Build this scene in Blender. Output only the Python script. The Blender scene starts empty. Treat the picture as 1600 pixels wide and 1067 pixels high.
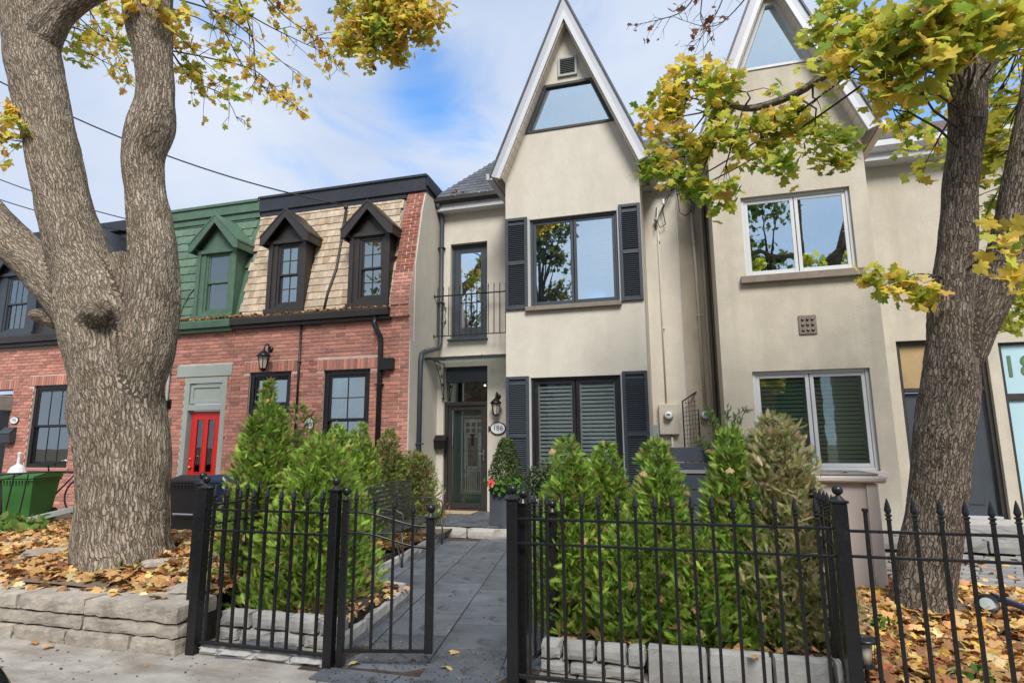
import bpy, math, random
import numpy as np
from mathutils import Vector, Matrix, noise, kdtree
random.seed(7); rng = np.random.default_rng(7)
scene = bpy.context.scene
COL = scene.collection
R_ = math.radians

# ------------------------------------------------------------------ camera
CAM_H = 1.5
F_PX, PITCH, YAW, ROLL = 920.0, R_(9.8), R_(-16.0), R_(-0.31)
def cam_axes():
    cy, sy, cp, sp = math.cos(YAW), math.sin(YAW), math.cos(PITCH), math.sin(PITCH)
    fwd = Vector((sy*cp, cy*cp, sp)); rt = Vector((cy, -sy, 0)); up = rt.cross(fwd)
    cr, sr = math.cos(ROLL), math.sin(ROLL)
    return rt*cr + up*sr, -rt*sr + up*cr, fwd
RT, UP, FW = cam_axes()
cd = bpy.data.cameras.new('camera'); cam = bpy.data.objects.new('camera', cd); COL.objects.link(cam)
cd.sensor_width = 36; cd.lens = 36*F_PX/1600; cd.clip_end = 2000; cd.clip_start = 0.05
mw = Matrix((RT, UP, -FW)).transposed().to_4x4(); mw.translation = (0, 0, CAM_H); cam.matrix_world = mw
scene.camera = cam
def ray(x, y): return RT*((x-800)/F_PX) + UP*((533.5-y)/F_PX) + FW
def at(x, y, Y):
    d = ray(x, y); return Vector((0, 0, CAM_H)) + d*(Y/d.y)
def node(x, y, w, Y):                       # centre and radius of a limb whose picture width is known
    p = at(x, y, Y); v = p - Vector((0, 0, CAM_H)); zc = v.dot(FW)
    hx = v.dot(RT)
    return p, 0.5*w/F_PX*zc*math.cos(math.atan2(abs(hx), zc))

# ------------------------------------------------------------------ world, sun, exposure
SUN_EL, SUN_AZ = R_(46), R_(160)            # azimuth measured from +Y clockwise; behind the camera, to the right
wd = bpy.data.worlds.new('World'); scene.world = wd; wd.use_nodes = True
nt = wd.node_tree; nt.nodes.clear()
def N(t, typ, **k):
    n = t.nodes.new(typ)
    for a, b in k.items(): setattr(n, a, b)
    return n
def L(t, a, b): t.links.new(a, b)
out = N(nt, 'ShaderNodeOutputWorld'); bg = N(nt, 'ShaderNodeBackground'); bg.inputs[1].default_value = 0.12
sky = N(nt, 'ShaderNodeTexSky', sky_type='NISHITA'); sky.sun_disc = False
sky.sun_elevation = SUN_EL; sky.sun_rotation = SUN_AZ; sky.air_density = 1.0; sky.dust_density = 0.3; sky.ozone_density = 3.0
hs = N(nt, 'ShaderNodeHueSaturation'); hs.inputs['Saturation'].default_value = 1.2; hs.inputs['Value'].default_value = 1.5
tc = N(nt, 'ShaderNodeTexCoord')
n1 = N(nt, 'ShaderNodeTexNoise'); n1.inputs['Scale'].default_value = 3.4; n1.inputs['Detail'].default_value = 9; n1.inputs['Roughness'].default_value = .56
n1.inputs['Distortion'].default_value = .6
mp = N(nt, 'ShaderNodeMapping'); mp.inputs['Location'].default_value = (0.3, 1.7, 0.2); mp.inputs['Scale'].default_value = (1, 1, 1.6)
L(nt, tc.outputs['Generated'], mp.inputs[0]); L(nt, mp.outputs[0], n1.inputs['Vector'])
# clear patch of sky over the roofs, with ragged cloud edges
def dirblob(px, py, r0, r1):
    d = ray(px, py).normalized()
    vm = N(nt, 'ShaderNodeVectorMath', operation='DISTANCE'); L(nt, tc.outputs['Generated'], vm.inputs[0]); vm.inputs[1].default_value = d
    mr = N(nt, 'ShaderNodeMapRange'); mr.inputs[1].default_value = r0; mr.inputs[2].default_value = r1; mr.inputs[3].default_value = 1; mr.inputs[4].default_value = 0
    L(nt, vm.outputs['Value'], mr.inputs[0]); return mr.outputs[0]
acc = None
for (a, b, r0, r1, wgt) in ((668, 85, .0, .11, .20), (640, 140, .0, .10, .10), (690, 200, .0, .15, .13), (700, 250, .0, .12, .05), (745, 30, .0, .12, .10), (940, 60, .0, .16, .10), (1400, 150, .02, .2, .20), (20, 330, .0, .2, .14)):
    o = dirblob(a, b, r0, r1)
    m = N(nt, 'ShaderNodeMath', operation='MULTIPLY'); L(nt, o, m.inputs[0]); m.inputs[1].default_value = wgt
    if acc is None: acc = m.outputs[0]
    else:
        ad = N(nt, 'ShaderNodeMath', operation='ADD'); L(nt, acc, ad.inputs[0]); L(nt, m.outputs[0], ad.inputs[1]); acc = ad.outputs[0]
sb = N(nt, 'ShaderNodeMath', operation='SUBTRACT'); L(nt, n1.outputs[0], sb.inputs[0]); L(nt, acc, sb.inputs[1])
cr = N(nt, 'ShaderNodeMapRange'); cr.interpolation_type = 'SMOOTHSTEP'
cr.inputs[1].default_value = .16; cr.inputs[2].default_value = .46; L(nt, sb.outputs[0], cr.inputs[0])
n2 = N(nt, 'ShaderNodeTexNoise'); n2.inputs['Scale'].default_value = 2.3; n2.inputs['Detail'].default_value = 5
L(nt, mp.outputs[0], n2.inputs['Vector'])
cc = N(nt, 'ShaderNodeValToRGB'); e = cc.color_ramp.elements
e[0].position = .32; e[0].color = (2.3, 2.9, 4.0, 1); e[1].position = .66; e[1].color = (3.6, 3.95, 4.6, 1)
L(nt, n2.outputs[0], cc.inputs[0])
mx = N(nt, 'ShaderNodeMix', data_type='RGBA')
L(nt, cr.outputs[0], mx.inputs[0]); L(nt, sky.outputs[0], hs.inputs['Color']); L(nt, hs.outputs[0], mx.inputs[6]); L(nt, cc.outputs[0], mx.inputs[7])
L(nt, mx.outputs[2], bg.inputs[0]); L(nt, bg.outputs[0], out.inputs[0])
sl = bpy.data.lights.new('sun', 'SUN'); sl.energy = 2.6; sl.angle = R_(23); sl.color = (1, .955, .89)
so = bpy.data.objects.new('sun', sl); COL.objects.link(so)
sd = Vector((math.sin(SUN_AZ)*math.cos(SUN_EL), math.cos(SUN_AZ)*math.cos(SUN_EL), math.sin(SUN_EL)))
so.rotation_euler = sd.to_track_quat('Z', 'Y').to_euler()
vs = scene.view_settings; vs.view_transform = 'Standard'; vs.look = 'None'; vs.exposure = 0.82; vs.gamma = 1; vs.use_curve_mapping = False

# ------------------------------------------------------------------ mesh builder
class MB:
    def __init__(s): s.v = []; s.f = []; s.m = []
    def add(s, vs, fs, mi=0):
        o = len(s.v); s.v += [tuple(p) for p in vs]; s.f += [tuple(i+o for i in q) for q in fs]; s.m += [mi]*len(fs); return s
    def box(s, x0, x1, y0, y1, z0, z1, mi=0, ch=0, M=None):
        if ch <= 0:
            v = [(x, y, z) for z in (z0, z1) for y in (y0, y1) for x in (x0, x1)]
            f = [(0, 2, 3, 1), (4, 5, 7, 6), (0, 1, 5, 4), (2, 6, 7, 3), (0, 4, 6, 2), (1, 3, 7, 5)]
        else:
            ch = min(ch, .45*min(x1-x0, y1-y0, z1-z0))
            v = []; idx = {}
            for i, (x, sx) in enumerate(((x0, 1), (x1, -1))):
                for j, (y, sy) in enumerate(((y0, 1), (y1, -1))):
                    for k, (z, sz) in enumerate(((z0, 1), (z1, -1))):
                        for a, p in enumerate(((x, y+sy*ch, z+sz*ch), (x+sx*ch, y, z+sz*ch), (x+sx*ch, y+sy*ch, z))):
                            idx[i, j, k, a] = len(v); v.append(p)
            I = idx; f = []
            for i in (0, 1): q = [I[i, 0, 0, 0], I[i, 0, 1, 0], I[i, 1, 1, 0], I[i, 1, 0, 0]]; f.append(q if i == 0 else q[::-1])
            for j in (0, 1): q = [I[0, j, 0, 1], I[1, j, 0, 1], I[1, j, 1, 1], I[0, j, 1, 1]]; f.append(q if j == 0 else q[::-1])
            for k in (0, 1): q = [I[0, 0, k, 2], I[0, 1, k, 2], I[1, 1, k, 2], I[1, 0, k, 2]]; f.append(q if k == 0 else q[::-1])
            for i in (0, 1):
                for j in (0, 1):
                    q = [I[i, j, 0, 0], I[i, j, 0, 1], I[i, j, 1, 1], I[i, j, 1, 0]]; f.append(q if (i+j) % 2 == 0 else q[::-1])
            for i in (0, 1):
                for k in (0, 1):
                    q = [I[i, 0, k, 0], I[i, 1, k, 0], I[i, 1, k, 2], I[i, 0, k, 2]]; f.append(q if (i+k) % 2 == 0 else q[::-1])
            for j in (0, 1):
                for k in (0, 1):
                    q = [I[0, j, k, 1], I[0, j, k, 2], I[1, j, k, 2], I[1, j, k, 1]]; f.append(q if (j+k) % 2 == 0 else q[::-1])
            for i in (0, 1):
                for j in (0, 1):
                    for k in (0, 1):
                        q = [I[i, j, k, 0], I[i, j, k, 2], I[i, j, k, 1]]; f.append(q if (i+j+k) % 2 == 0 else q[::-1])
        if M is not None: v = [M @ Vector(p) for p in v]
        return s.add(v, f, mi)
    def bar(s, a, b, w, h, mi=0, up=(0, 0, 1), ch=0):          # box beam from a to b
        a, b = Vector(a), Vector(b); d = b-a; l = d.length; x = d.normalized(); z = Vector(up)
        y = z.cross(x)
        if y.length < 1e-4: z = Vector((0, 1, 0)); y = z.cross(x)
        y.normalize(); z = x.cross(y)
        M = Matrix((x, y, z)).transposed().to_4x4(); M.translation = a
        return s.box(0, l, -w/2, w/2, -h/2, h/2, mi, ch, M)
    def prism(s, poly, a, b, axis='y', mi=0):                  # poly in the plane across the axis
        n = len(poly); area = sum(poly[i][0]*poly[(i+1) % n][1]-poly[(i+1) % n][0]*poly[i][1] for i in range(n))
        if area < 0: poly = poly[::-1]
        def P(p, t): return {'y': (p[0], t, p[1]), 'x': (t, p[0], p[1]), 'z': (p[0], p[1], t)}[axis]
        v = [P(p, a) for p in poly]+[P(p, b) for p in poly]
        f = [tuple(range(n)), tuple(range(2*n-1, n-1, -1))]+[(i, i+n, (i+1) % n+n, (i+1) % n) for i in range(n)]
        if axis != 'y': f = [q[::-1] for q in f]
        return s.add(v, f, mi)
    def tube(s, pts, rad, n=8, cap=True, mi=0, sq=1.0):
        pts = [Vector(p) for p in pts]; m = len(pts)
        if not hasattr(rad, '__len__'): rad = [rad]*m
        v = []; t = (pts[1]-pts[0]).normalized(); u = t.orthogonal().normalized()
        for i, p in enumerate(pts):
            d = (pts[min(i+1, m-1)]-pts[max(i-1, 0)])
            if d.length > 1e-9: t = d.normalized()
            u = (u-t*u.dot(t)).normalized(); w = t.cross(u)
            for k in range(n):
                a = 2*math.pi*k/n; v.append(p+(u*math.cos(a)+w*math.sin(a)*sq)*rad[i])
        f = [(i*n+k, i*n+(k+1) % n, (i+1)*n+(k+1) % n, (i+1)*n+k) for i in range(m-1) for k in range(n)]
        if cap: f += [tuple(range(n))[::-1], tuple((m-1)*n+k for k in range(n))]
        return s.add(v, f, mi)
    def lathe(s, prof, c=(0, 0, 0), n=16, mi=0, M=None, sy=1.0):
        m = len(prof); v = []
        for (r, z) in prof:
            for k in range(n):
                a = 2*math.pi*k/n; p = Vector((r*math.cos(a), r*math.sin(a)*sy, z))
                if M is not None: p = M @ p
                v.append(p+Vector(c))
        f = [(i*n+k, i*n+(k+1) % n, (i+1)*n+(k+1) % n, (i+1)*n+k) for i in range(m-1) for k in range(n)]
        f += [tuple(range(n))[::-1], tuple((m-1)*n+k for k in range(n))]
        return s.add(v, f, mi)
    def ball(s, c, r, n=10, mi=0, sz=1.0, flat=1.0):
        m = n//2+1
        return s.lathe([(max(r*math.sin(math.pi*i/m), r*.01), -r*sz*math.cos(math.pi*i/m)) for i in range(m+1)], c, n, mi, sy=flat)
    def rough(s, x0, x1, y0, y1, z0, z1, seg=(6, 3, 3), amp=.008, fr=9, rnd=.012, seed=0, M=None, mi=0):
        nx, ny, nz = seg; ids = {}; v = []; f = []
        C = Vector(((x0+x1)/2, (y0+y1)/2, (z0+z1)/2))
        def vid(i, j, k):
            if (i, j, k) in ids: return ids[i, j, k]
            p = Vector((x0+(x1-x0)*i/nx, y0+(y1-y0)*j/ny, z0+(z1-z0)*k/nz))
            e = (i in (0, nx))+(j in (0, ny))+(k in (0, nz))
            if e >= 2:
                d = Vector(((1 if i == 0 else -1 if i == nx else 0), (1 if j == 0 else -1 if j == ny else 0), (1 if k == 0 else -1 if k == nz else 0)))
                p += d*rnd*(.6+.8*random.random())
            nv = noise.noise_vector(p*fr+Vector((seed*3.1, seed*1.7, seed)))
            p += Vector(nv)*amp
            if M is not None: p = M @ p
            ids[i, j, k] = len(v); v.append(p); return ids[i, j, k]
        for i in range(nx):
            for j in range(ny):
                f.append((vid(i, j, 0), vid(i, j+1, 0), vid(i+1, j+1, 0), vid(i+1, j, 0)))
                f.append((vid(i, j, nz), vid(i+1, j, nz), vid(i+1, j+1, nz), vid(i, j+1, nz)))
            for k in range(nz):
                f.append((vid(i, 0, k), vid(i+1, 0, k), vid(i+1, 0, k+1), vid(i, 0, k+1)))
                f.append((vid(i, ny, k), vid(i, ny, k+1), vid(i+1, ny, k+1), vid(i+1, ny, k)))
        for j in range(ny):
            for k in range(nz):
                f.append((vid(0, j, k), vid(0, j, k+1), vid(0, j+1, k+1), vid(0, j+1, k)))
                f.append((vid(nx, j, k), vid(nx, j+1, k), vid(nx, j+1, k+1), vid(nx, j, k+1)))
        return s.add(v, f, mi)
    def mesh(s, name, mats, smooth=False, org=(0, 0, 0)):
        me = bpy.data.meshes.new(name); o = Vector(org)
        me.from_pydata([tuple(Vector(p)-o) for p in s.v], [], s.f)
        for m in (mats if isinstance(mats, (list, tuple)) else [mats]): me.materials.append(m)
        if len(me.materials) > 1: me.polygons.foreach_set('material_index', s.m)
        if smooth: me.polygons.foreach_set('use_smooth', [True]*len(s.f))
        me.update(); return me

ORG = {}
def thing(name, label, cat, loc=(0, 0, 0), rz=0, group=None, world=True):
    o = bpy.data.objects.new(name, None); o.empty_display_size = .1; COL.objects.link(o); o.location = loc; o.rotation_euler = (0, 0, rz)
    ORG[o.name] = Vector(loc) if world else Vector((0, 0, 0)); tag(o, label, cat, group); return o
def tag(o, label=None, cat=None, group=None, kind=None):
    for k, v in (('label', label), ('category', cat), ('group', group), ('kind', kind)):
        if v: o[k] = v
    return o
def part(name, mb, mats, parent=None, smooth=False, loc=None, kind=None, label=None):
    if parent is None:
        org = Vector(loc) if loc is not None else Vector((0, 0, 0))
    else: org = ORG[parent.name]
    me = mb.mesh(name, mats, smooth, org) if isinstance(mb, MB) else mb
    o = bpy.data.objects.new(name, me); COL.objects.link(o)
    if parent is not None: o.parent = parent
    else: o.location = org
    ORG[o.name] = org
    if kind: o['kind'] = kind
    if label: o['label'] = label
    return o
def piece(name, me, parent, loc, rot=(0, 0, 0), sc=(1, 1, 1)):       # one of many alike, sharing mesh data
    o = bpy.data.objects.new(name, me); COL.objects.link(o); o.parent = parent
    o.location = Vector(loc)-ORG[parent.name]; o.rotation_euler = rot; o.scale = sc; return o
def single(name, mb, mats, label, cat, loc, group=None, smooth=False):
    o = part(name, mb, mats, None, smooth, loc); return tag(o, label, cat, group)
def struct(name, mb, mats, smooth=False):
    return tag(part(name, mb, mats, None, smooth), kind='structure')
def copy_tree(o, parent=None):
    c = o.copy(); COL.objects.link(c)
    if parent is not None: c.parent = parent
    ORG[c.name] = ORG.get(o.name, Vector((0, 0, 0)))
    for ch in list(o.children): copy_tree(ch, c)
    return c

# ------------------------------------------------------------------ materials
def base_mat(name):
    m = bpy.data.materials.new(name); m.use_nodes = True; t = m.node_tree; t.nodes.clear()
    o = N(t, 'ShaderNodeOutputMaterial'); b = N(t, 'ShaderNodeBsdfPrincipled'); L(t, b.outputs[0], o.inputs[0]); return m, t, b, o
def mixc(t, fac, a, b, mode='MIX'):
    m = N(t, 'ShaderNodeMix', data_type='RGBA', blend_type=mode)
    for s, x in ((0, fac), (6, a), (7, b)):
        if hasattr(x, 'links') or hasattr(x, 'is_output'): L(t, x, m.inputs[s])
        else: m.inputs[s].default_value = (*x, 1) if isinstance(x, tuple) and len(x) == 3 else x
    return m.outputs[2]
def rng_(t, src, a, b, c=0., d=1.):
    m = N(t, 'ShaderNodeMapRange'); L(t, src, m.inputs[0])
    for i, x in zip((1, 2, 3, 4), (a, b, c, d)): m.inputs[i].default_value = x
    return m.outputs[0]
def mathn(t, op, a, b):
    m = N(t, 'ShaderNodeMath', operation=op)
    for i, x in enumerate((a, b)):
        if isinstance(x, (int, float)): m.inputs[i].default_value = x
        else: L(t, x, m.inputs[i])
    return m.outputs[0]
def coords(t, sc=(1, 1, 1), rnd=False):
    tc = N(t, 'ShaderNodeTexCoord'); mp = N(t, 'ShaderNodeMapping'); mp.inputs['Scale'].default_value = sc
    L(t, tc.outputs['Object'], mp.inputs[0])
    if rnd:
        oi = N(t, 'ShaderNodeObjectInfo'); ml = mathn(t, 'MULTIPLY', oi.outputs['Random'], 37.0)
        L(t, ml, mp.inputs['Location'])
    return mp.outputs[0]
def noise_(t, vec, scale, det=4, rough=.55, dist=0):
    n = N(t, 'ShaderNodeTexNoise'); L(t, vec, n.inputs['Vector']); n.inputs['Scale'].default_value = scale
    n.inputs['Detail'].default_value = det; n.inputs['Roughness'].default_value = rough; n.inputs['Distortion'].default_value = dist
    return n.outputs[0]
def sc3(c, k): return tuple(min(1, x*k) for x in c)
def mat(name, col, rough=.6, metal=0, var=.12, vs=3, bump=0, bs=40, rnd=0, rnd_col=None, dirt=None, dirt_s=(1.5, 1.5, .4), dirt_r=(.5, .75), spec=None, island=False, bdist=.01, piecewise=False, streak=0):
    m, t, b, o = base_mat(name); v = coords(t, rnd=piecewise)
    n = noise_(t, v, vs, 6, .6)
    c = mixc(t, rng_(t, n, .3, .7), sc3(col, 1-var), sc3(col, 1+var))
    if rnd or rnd_col:
        oi = N(t, 'ShaderNodeObjectInfo').outputs['Random']
        if island:
            g = N(t, 'ShaderNodeNewGeometry').outputs['Random Per Island']
            oi = N_frac(t, mathn(t, 'ADD', oi, g))
        if rnd:
            c = mixc(t, oi, mixc(t, 1.0, c, (1-rnd,)*3, 'MULTIPLY'), mixc(t, 1.0, c, (1+rnd,)*3, 'MULTIPLY'))
        if rnd_col:
            o2 = N_frac(t, mathn(t, 'MULTIPLY', oi, 7.31))
            rp = N(t, 'ShaderNodeValToRGB'); rp.color_ramp.interpolation = 'CONSTANT'
            els = rp.color_ramp.elements
            while len(els) < len(rnd_col): els.new(.5)
            p = 0
            for i, (wgt, cc_) in enumerate(rnd_col):
                els[i].position = p; els[i].color = (*cc_, 1); p += wgt
            L(t, o2, rp.inputs[0]); c = mixc(t, 1.0, c, rp.outputs[0], 'MULTIPLY')
    if streak:
        c = mixc(t, rng_(t, noise_(t, coords(t, (6, 6, .32)), 1.0, 6, .6), .5, .72, 0, streak), c, mixc(t, 1.0, c, (.74, .71, .66), 'MULTIPLY'))
        c = mixc(t, rng_(t, noise_(t, coords(t), 26, 4, .7), .35, .7, 0, .5), c, mixc(t, 1.0, c, (.86, .85, .83), 'MULTIPLY'))
    if dirt:
        nd = noise_(t, coords(t, dirt_s), 1.0, 8, .65)
        c = mixc(t, rng_(t, nd, dirt_r[0], dirt_r[1]), c, dirt)
    L(t, c, b.inputs['Base Color']); b.inputs['Roughness'].default_value = rough; b.inputs['Metallic'].default_value = metal
    if rough < .5:
        L(t, rng_(t, noise_(t, v, vs*6, 5), .3, .7, rough*.75, min(1, rough*1.35)), b.inputs['Roughness'])
    if spec is not None: b.inputs['Specular IOR Level'].default_value = spec
    if bump:
        bp = N(t, 'ShaderNodeBump'); bp.inputs['Strength'].default_value = bump; bp.inputs['Distance'].default_value = bdist
        L(t, noise_(t, v, bs, 6, .6), bp.inputs['Height']); L(t, bp.outputs[0], b.inputs['Normal'])
    return m
def N_frac(t, s):
    m = N(t, 'ShaderNodeMath', operation='FRACT'); L(t, s, m.inputs[0]); return m.outputs[0]
def glass(name, refl, tint=(.75, .8, .78), rough=0.0, wob=.003):
    m, t, b, o = base_mat(name); t.nodes.remove(b)
    g = N(t, 'ShaderNodeBsdfGlossy'); g.inputs['Roughness'].default_value = rough; g.inputs['Color'].default_value = (.86, .97, 1.0, 1)
    tr = N(t, 'ShaderNodeBsdfTransparent'); tr.inputs[0].default_value = (*tint, 1)
    lw = N(t, 'ShaderNodeFresnel'); lw.inputs[0].default_value = 1.5
    mxs = N(t, 'ShaderNodeMixShader')
    f = mathn(t, 'ADD', lw.outputs[0], refl); L(t, f, mxs.inputs[0])
    bp = N(t, 'ShaderNodeBump'); bp.inputs['Strength'].default_value = .12; bp.inputs['Distance'].default_value = wob
    L(t, noise_(t, coords(t), 3.0, 2), bp.inputs['Height']); L(t, bp.outputs[0], g.inputs['Normal'])
    L(t, tr.outputs[0], mxs.inputs[1]); L(t, g.outputs[0], mxs.inputs[2]); L(t, mxs.outputs[0], o.inputs[0]); return m
def leafmat(name, trans=.35, rough=.55):
    m, t, b, o = base_mat(name)
    a = N(t, 'ShaderNodeAttribute', attribute_name='Col'); b.inputs['Roughness'].default_value = rough; b.inputs['Specular IOR Level'].default_value = .3
    L(t, a.outputs['Color'], b.inputs['Base Color']); tl = N(t, 'ShaderNodeBsdfTranslucent'); L(t, a.outputs['Color'], tl.inputs[0])
    ms = N(t, 'ShaderNodeMixShader'); ms.inputs[0].default_value = trans
    L(t, b.outputs[0], ms.inputs[1]); L(t, tl.outputs[0], ms.inputs[2]); L(t, ms.outputs[0], o.inputs[0]); return m

M = {}
M['cream'] = mat('cream_stucco', (.595, .555, .475), .9, var=.06, vs=3.3, bump=.6, bs=45, dirt=(.45, .415, .35), dirt_s=(1.7, 1.7, .45), dirt_r=(.45, .95), bdist=.010, streak=.10)
M['taupe'] = mat('taupe_stucco', (.53, .485, .395), .9, var=.09, vs=3.0, bump=.7, bs=45, dirt=(.40, .36, .285), dirt_s=(1.8, 1.8, .6), dirt_r=(.42, .85), bdist=.010, streak=.32)
M['taupe_dk'] = mat('shaded_taupe_stucco', (.40, .35, .275), .9, var=.1, vs=2, bump=.4, bs=40, dirt=(.25, .21, .16), dirt_s=(2.5, 2.5, .5), dirt_r=(.5, .8), bdist=.006)  # the side strip's shade is put into this darker taupe
M['brick'] = mat('brick', (.455, .205, .155), .85, var=.14, vs=22, bump=.5, bs=90, rnd=.22, island=True, bdist=.004,
    rnd_col=[(.55, (1, 1, 1)), (.2, (1.12, 1.1, 1.05)), (.13, (.74, .78, .82)), (.12, (.9, .8, .78))])
M['brick_old'] = mat('old_brick', (.27, .10, .07), .9, var=.2, vs=18, bump=.5, bs=80, rnd=.3, island=True, bdist=.004)
M['mortar'] = mat('mortar', (.56, .44, .37), .95, var=.12, vs=9, bump=.5, bs=120, bdist=.004)
M['shingle'] = mat('cedar_shingle', (.46, .375, .28), .85, var=.22, vs=6, bump=.5, bs=70, rnd=.10, island=True, bdist=.004, piecewise=True,
    rnd_col=[(.5, (1, 1, 1)), (.22, (.90, .86, .80)), (.2, (1.08, 1.07, 1.04)), (.08, (.78, .72, .62))])
M['green'] = mat('green_paint', (.075, .145, .095), .6, var=.18, vs=5, dirt=(.10, .15, .11), dirt_r=(.5, .8), bump=.1, bs=30)
M['green_sh'] = mat('green_shingle', (.105, .175, .12), .8, var=.2, vs=9, bump=.4, bs=60, rnd=.2, island=True)
M['dark'] = mat('dark_brown_paint', (.030, .026, .024), .45, var=.15, vs=3, bump=.05, bs=30)
M['black'] = mat('black_paint', (.012, .012, .013), .38, var=.2, vs=3)
M['iron'] = mat('black_iron', (.009, .009, .010), .30, var=.2, vs=9, bump=.25, bs=60, dirt=(.035, .028, .022), dirt_s=(9, 9, 9), dirt_r=(.66, .82), bdist=.002)
M['bench'] = mat('lit_black_iron', (.045, .046, .046), .35, var=.3, vs=9, bump=.2, bs=60)  # paler than the fence iron: light on the slats put into the colour
M['slatebl'] = mat('slate_blue_paint', (.040, .050, .062), .5, var=.1, vs=4, dirt=(.06, .07, .08), dirt_r=(.55, .8))
M['flash'] = mat('dark_metal_flashing', (.035, .038, .047), .42, metal=.3, var=.15, vs=1.4, bump=.12, bs=3, bdist=.02)
M['white'] = mat('white_paint', (.54, .55, .56), .5, var=.04, vs=2, dirt=(.5, .5, .5), dirt_r=(.6, .85))
M['whitegrey'] = mat('grey_fascia', (.40, .42, .46), .5, var=.05, vs=2)
M['soffit'] = mat('beige_soffit', (.64, .57, .46), .6, var=.05)
M['sill'] = mat('stone_sill', (.22, .18, .145), .9, var=.15, vs=8, bump=.4, bs=40)
M['sage'] = mat('sage_paint', (.34, .385, .34), .6, var=.06)
M['red'] = mat('red_door_paint', (.62, .020, .012), .35, var=.06, vs=2)
M['slate'] = mat('roof_slate', (.075, .085, .10), .65, var=.2, vs=8, bump=.3, bs=40, rnd=.35, island=True)
M['brown_sh'] = mat('brown_roof_shingle', (.17, .12, .10), .85, var=.2, vs=8, bump=.3, bs=60, rnd=.3, island=True)
M['conduit'] = mat('painted_conduit', (.52, .46, .36), .6, var=.08)
M['conduit_g'] = mat('grey_conduit', (.28, .32, .31), .5, var=.08)
M['meter'] = mat('meter_grey', (.35, .37, .36), .4, var=.05)
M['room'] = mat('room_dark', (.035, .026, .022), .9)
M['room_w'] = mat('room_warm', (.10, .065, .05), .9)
M['blind'] = mat('blind_white', (.88, .90, .88), .5, var=.03)
M['curtain'] = mat('curtain_grey', (.42, .45, .50), .8, var=.08, vs=12)
M['glass_hi'] = glass('reflecting_glass', .62, (.98, .99, .99))
M['glass_mid'] = glass('window_glass', .22)
M['glass_lo'] = glass('clear_glass', .03, (.95, .97, .96))
M['glass_gr'] = glass('green_glass', .10, (.68, .80, .72))
M['stone'] = mat('limestone_block', (.36, .32, .265), .9, var=.28, vs=5, bump=.8, bs=28, rnd=.12, dirt=(.19, .165, .135), dirt_s=(7, 7, 7), dirt_r=(.5, .75), bdist=.012, piecewise=True)
M['conc_block'] = mat('concrete_block', (.38, .37, .35), .9, var=.13, vs=7, bump=.5, bs=70, rnd=.1, dirt=(.22, .21, .19), dirt_s=(6, 6, 6), dirt_r=(.55, .78), piecewise=True)
M['sidewalk'] = mat('sidewalk_concrete', (.37, .345, .305), .9, var=.2, vs=5, bump=.5, bs=60, dirt=(.19, .155, .12), dirt_s=(1.3, 3.4, 1), dirt_r=(.44, .68), rnd=.04, bdist=.012)
M['asphalt'] = mat('asphalt', (.11, .11, .108), .9, var=.2, vs=4, bump=.6, bs=90)
M['soil'] = mat('soil', (.055, .038, .027), .95, var=.35, vs=9, bump=1, bs=30, bdist=.02)
M['ground'] = mat('yard_ground', (.16, .12, .085), .95, var=.3, vs=4, bump=.8, bs=20, bdist=.02)
M['slab'] = mat('slate_paver', (.100, .112, .130), .5, var=.26, vs=3.6, bump=.5, bs=30, rnd=.16, dirt=(.040, .043, .050), dirt_s=(3.4, 3.4, 3.4), dirt_r=(.56, .66), bdist=.006, piecewise=True)
M['paver'] = mat('grey_paver', (.25, .245, .235), .85, var=.15, vs=6, bump=.4, bs=50, rnd=.18, piecewise=True)
M['step'] = mat('step_concrete', (.42, .40, .37), .85, var=.12, vs=5, bump=.4, bs=50, dirt=(.24, .20, .17), dirt_s=(5, 5, 5), dirt_r=(.52, .7))
M['navyboard'] = mat('navy_board', (.036, .045, .06), .5, var=.1, vs=5, rnd=.12, piecewise=True)
M['deck'] = mat('weathered_board', (.16, .155, .15), .8, var=.2, vs=9, bump=.3, bs=40)
M['wood_grey'] = mat('grey_wood', (.26, .25, .22), .85, var=.2, vs=7, bump=.4, bs=40)
M['shed'] = mat('taupe_paint', (.50, .43, .39), .6, var=.05, vs=2, dirt=(.38, .33, .29), dirt_r=(.6, .85))
M['brass'] = mat('brass', (.6, .42, .2), .3, metal=1)
M['steel'] = mat('steel', (.6, .6, .6), .3, metal=1)
M['plaque'] = mat('plaque_white', (.72, .75, .76), .35, var=.03)
M['ink'] = mat('ink', (.03, .035, .04), .5)
M['greenbin'] = mat('green_bin_plastic', (.035, .15, .03), .5, var=.12)
M['navybin'] = mat('navy_bin_plastic', (.012, .025, .085), .45, var=.12)
M['blackbin'] = mat('black_bin_plastic', (.02, .02, .021), .55, var=.12)
M['mattan'] = mat('coir', (.42, .30, .19), .95, var=.25, vs=30, bump=.8, bs=150)
M['rubber'] = mat('rubber', (.012, .012, .012), .7)
M['carpaint'] = mat('car_paint_navy', (.008, .010, .018), .12, var=.05)
M['cable'] = mat('black_cable', (.012, .012, .013), .6)
M['frost'] = mat('numbered_glass', (.42, .60, .66), .12, var=.05, vs=1.5)
M['numgreen'] = mat('green_numerals', (.09, .16, .07), .5)
M['tan_pan'] = mat('tan_panel', (.36, .25, .12), .6, var=.15)
M['pink'] = mat('hibiscus_petal', (.75, .10, .10), .5)
M['petalc'] = mat('flower_centre', (.45, .02, .03), .5)
M['planter'] = mat('planter_grey', (.048, .056, .068), .6, var=.15, vs=3, dirt=(.09, .10, .11), dirt_r=(.55, .8))
M['leadglass'] = mat('textured_glass', (.62, .64, .58), .25, var=.18, vs=14)
M['leadglass2'] = mat('brown_textured_glass', (.26, .22, .18), .3, var=.3, vs=10)
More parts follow.
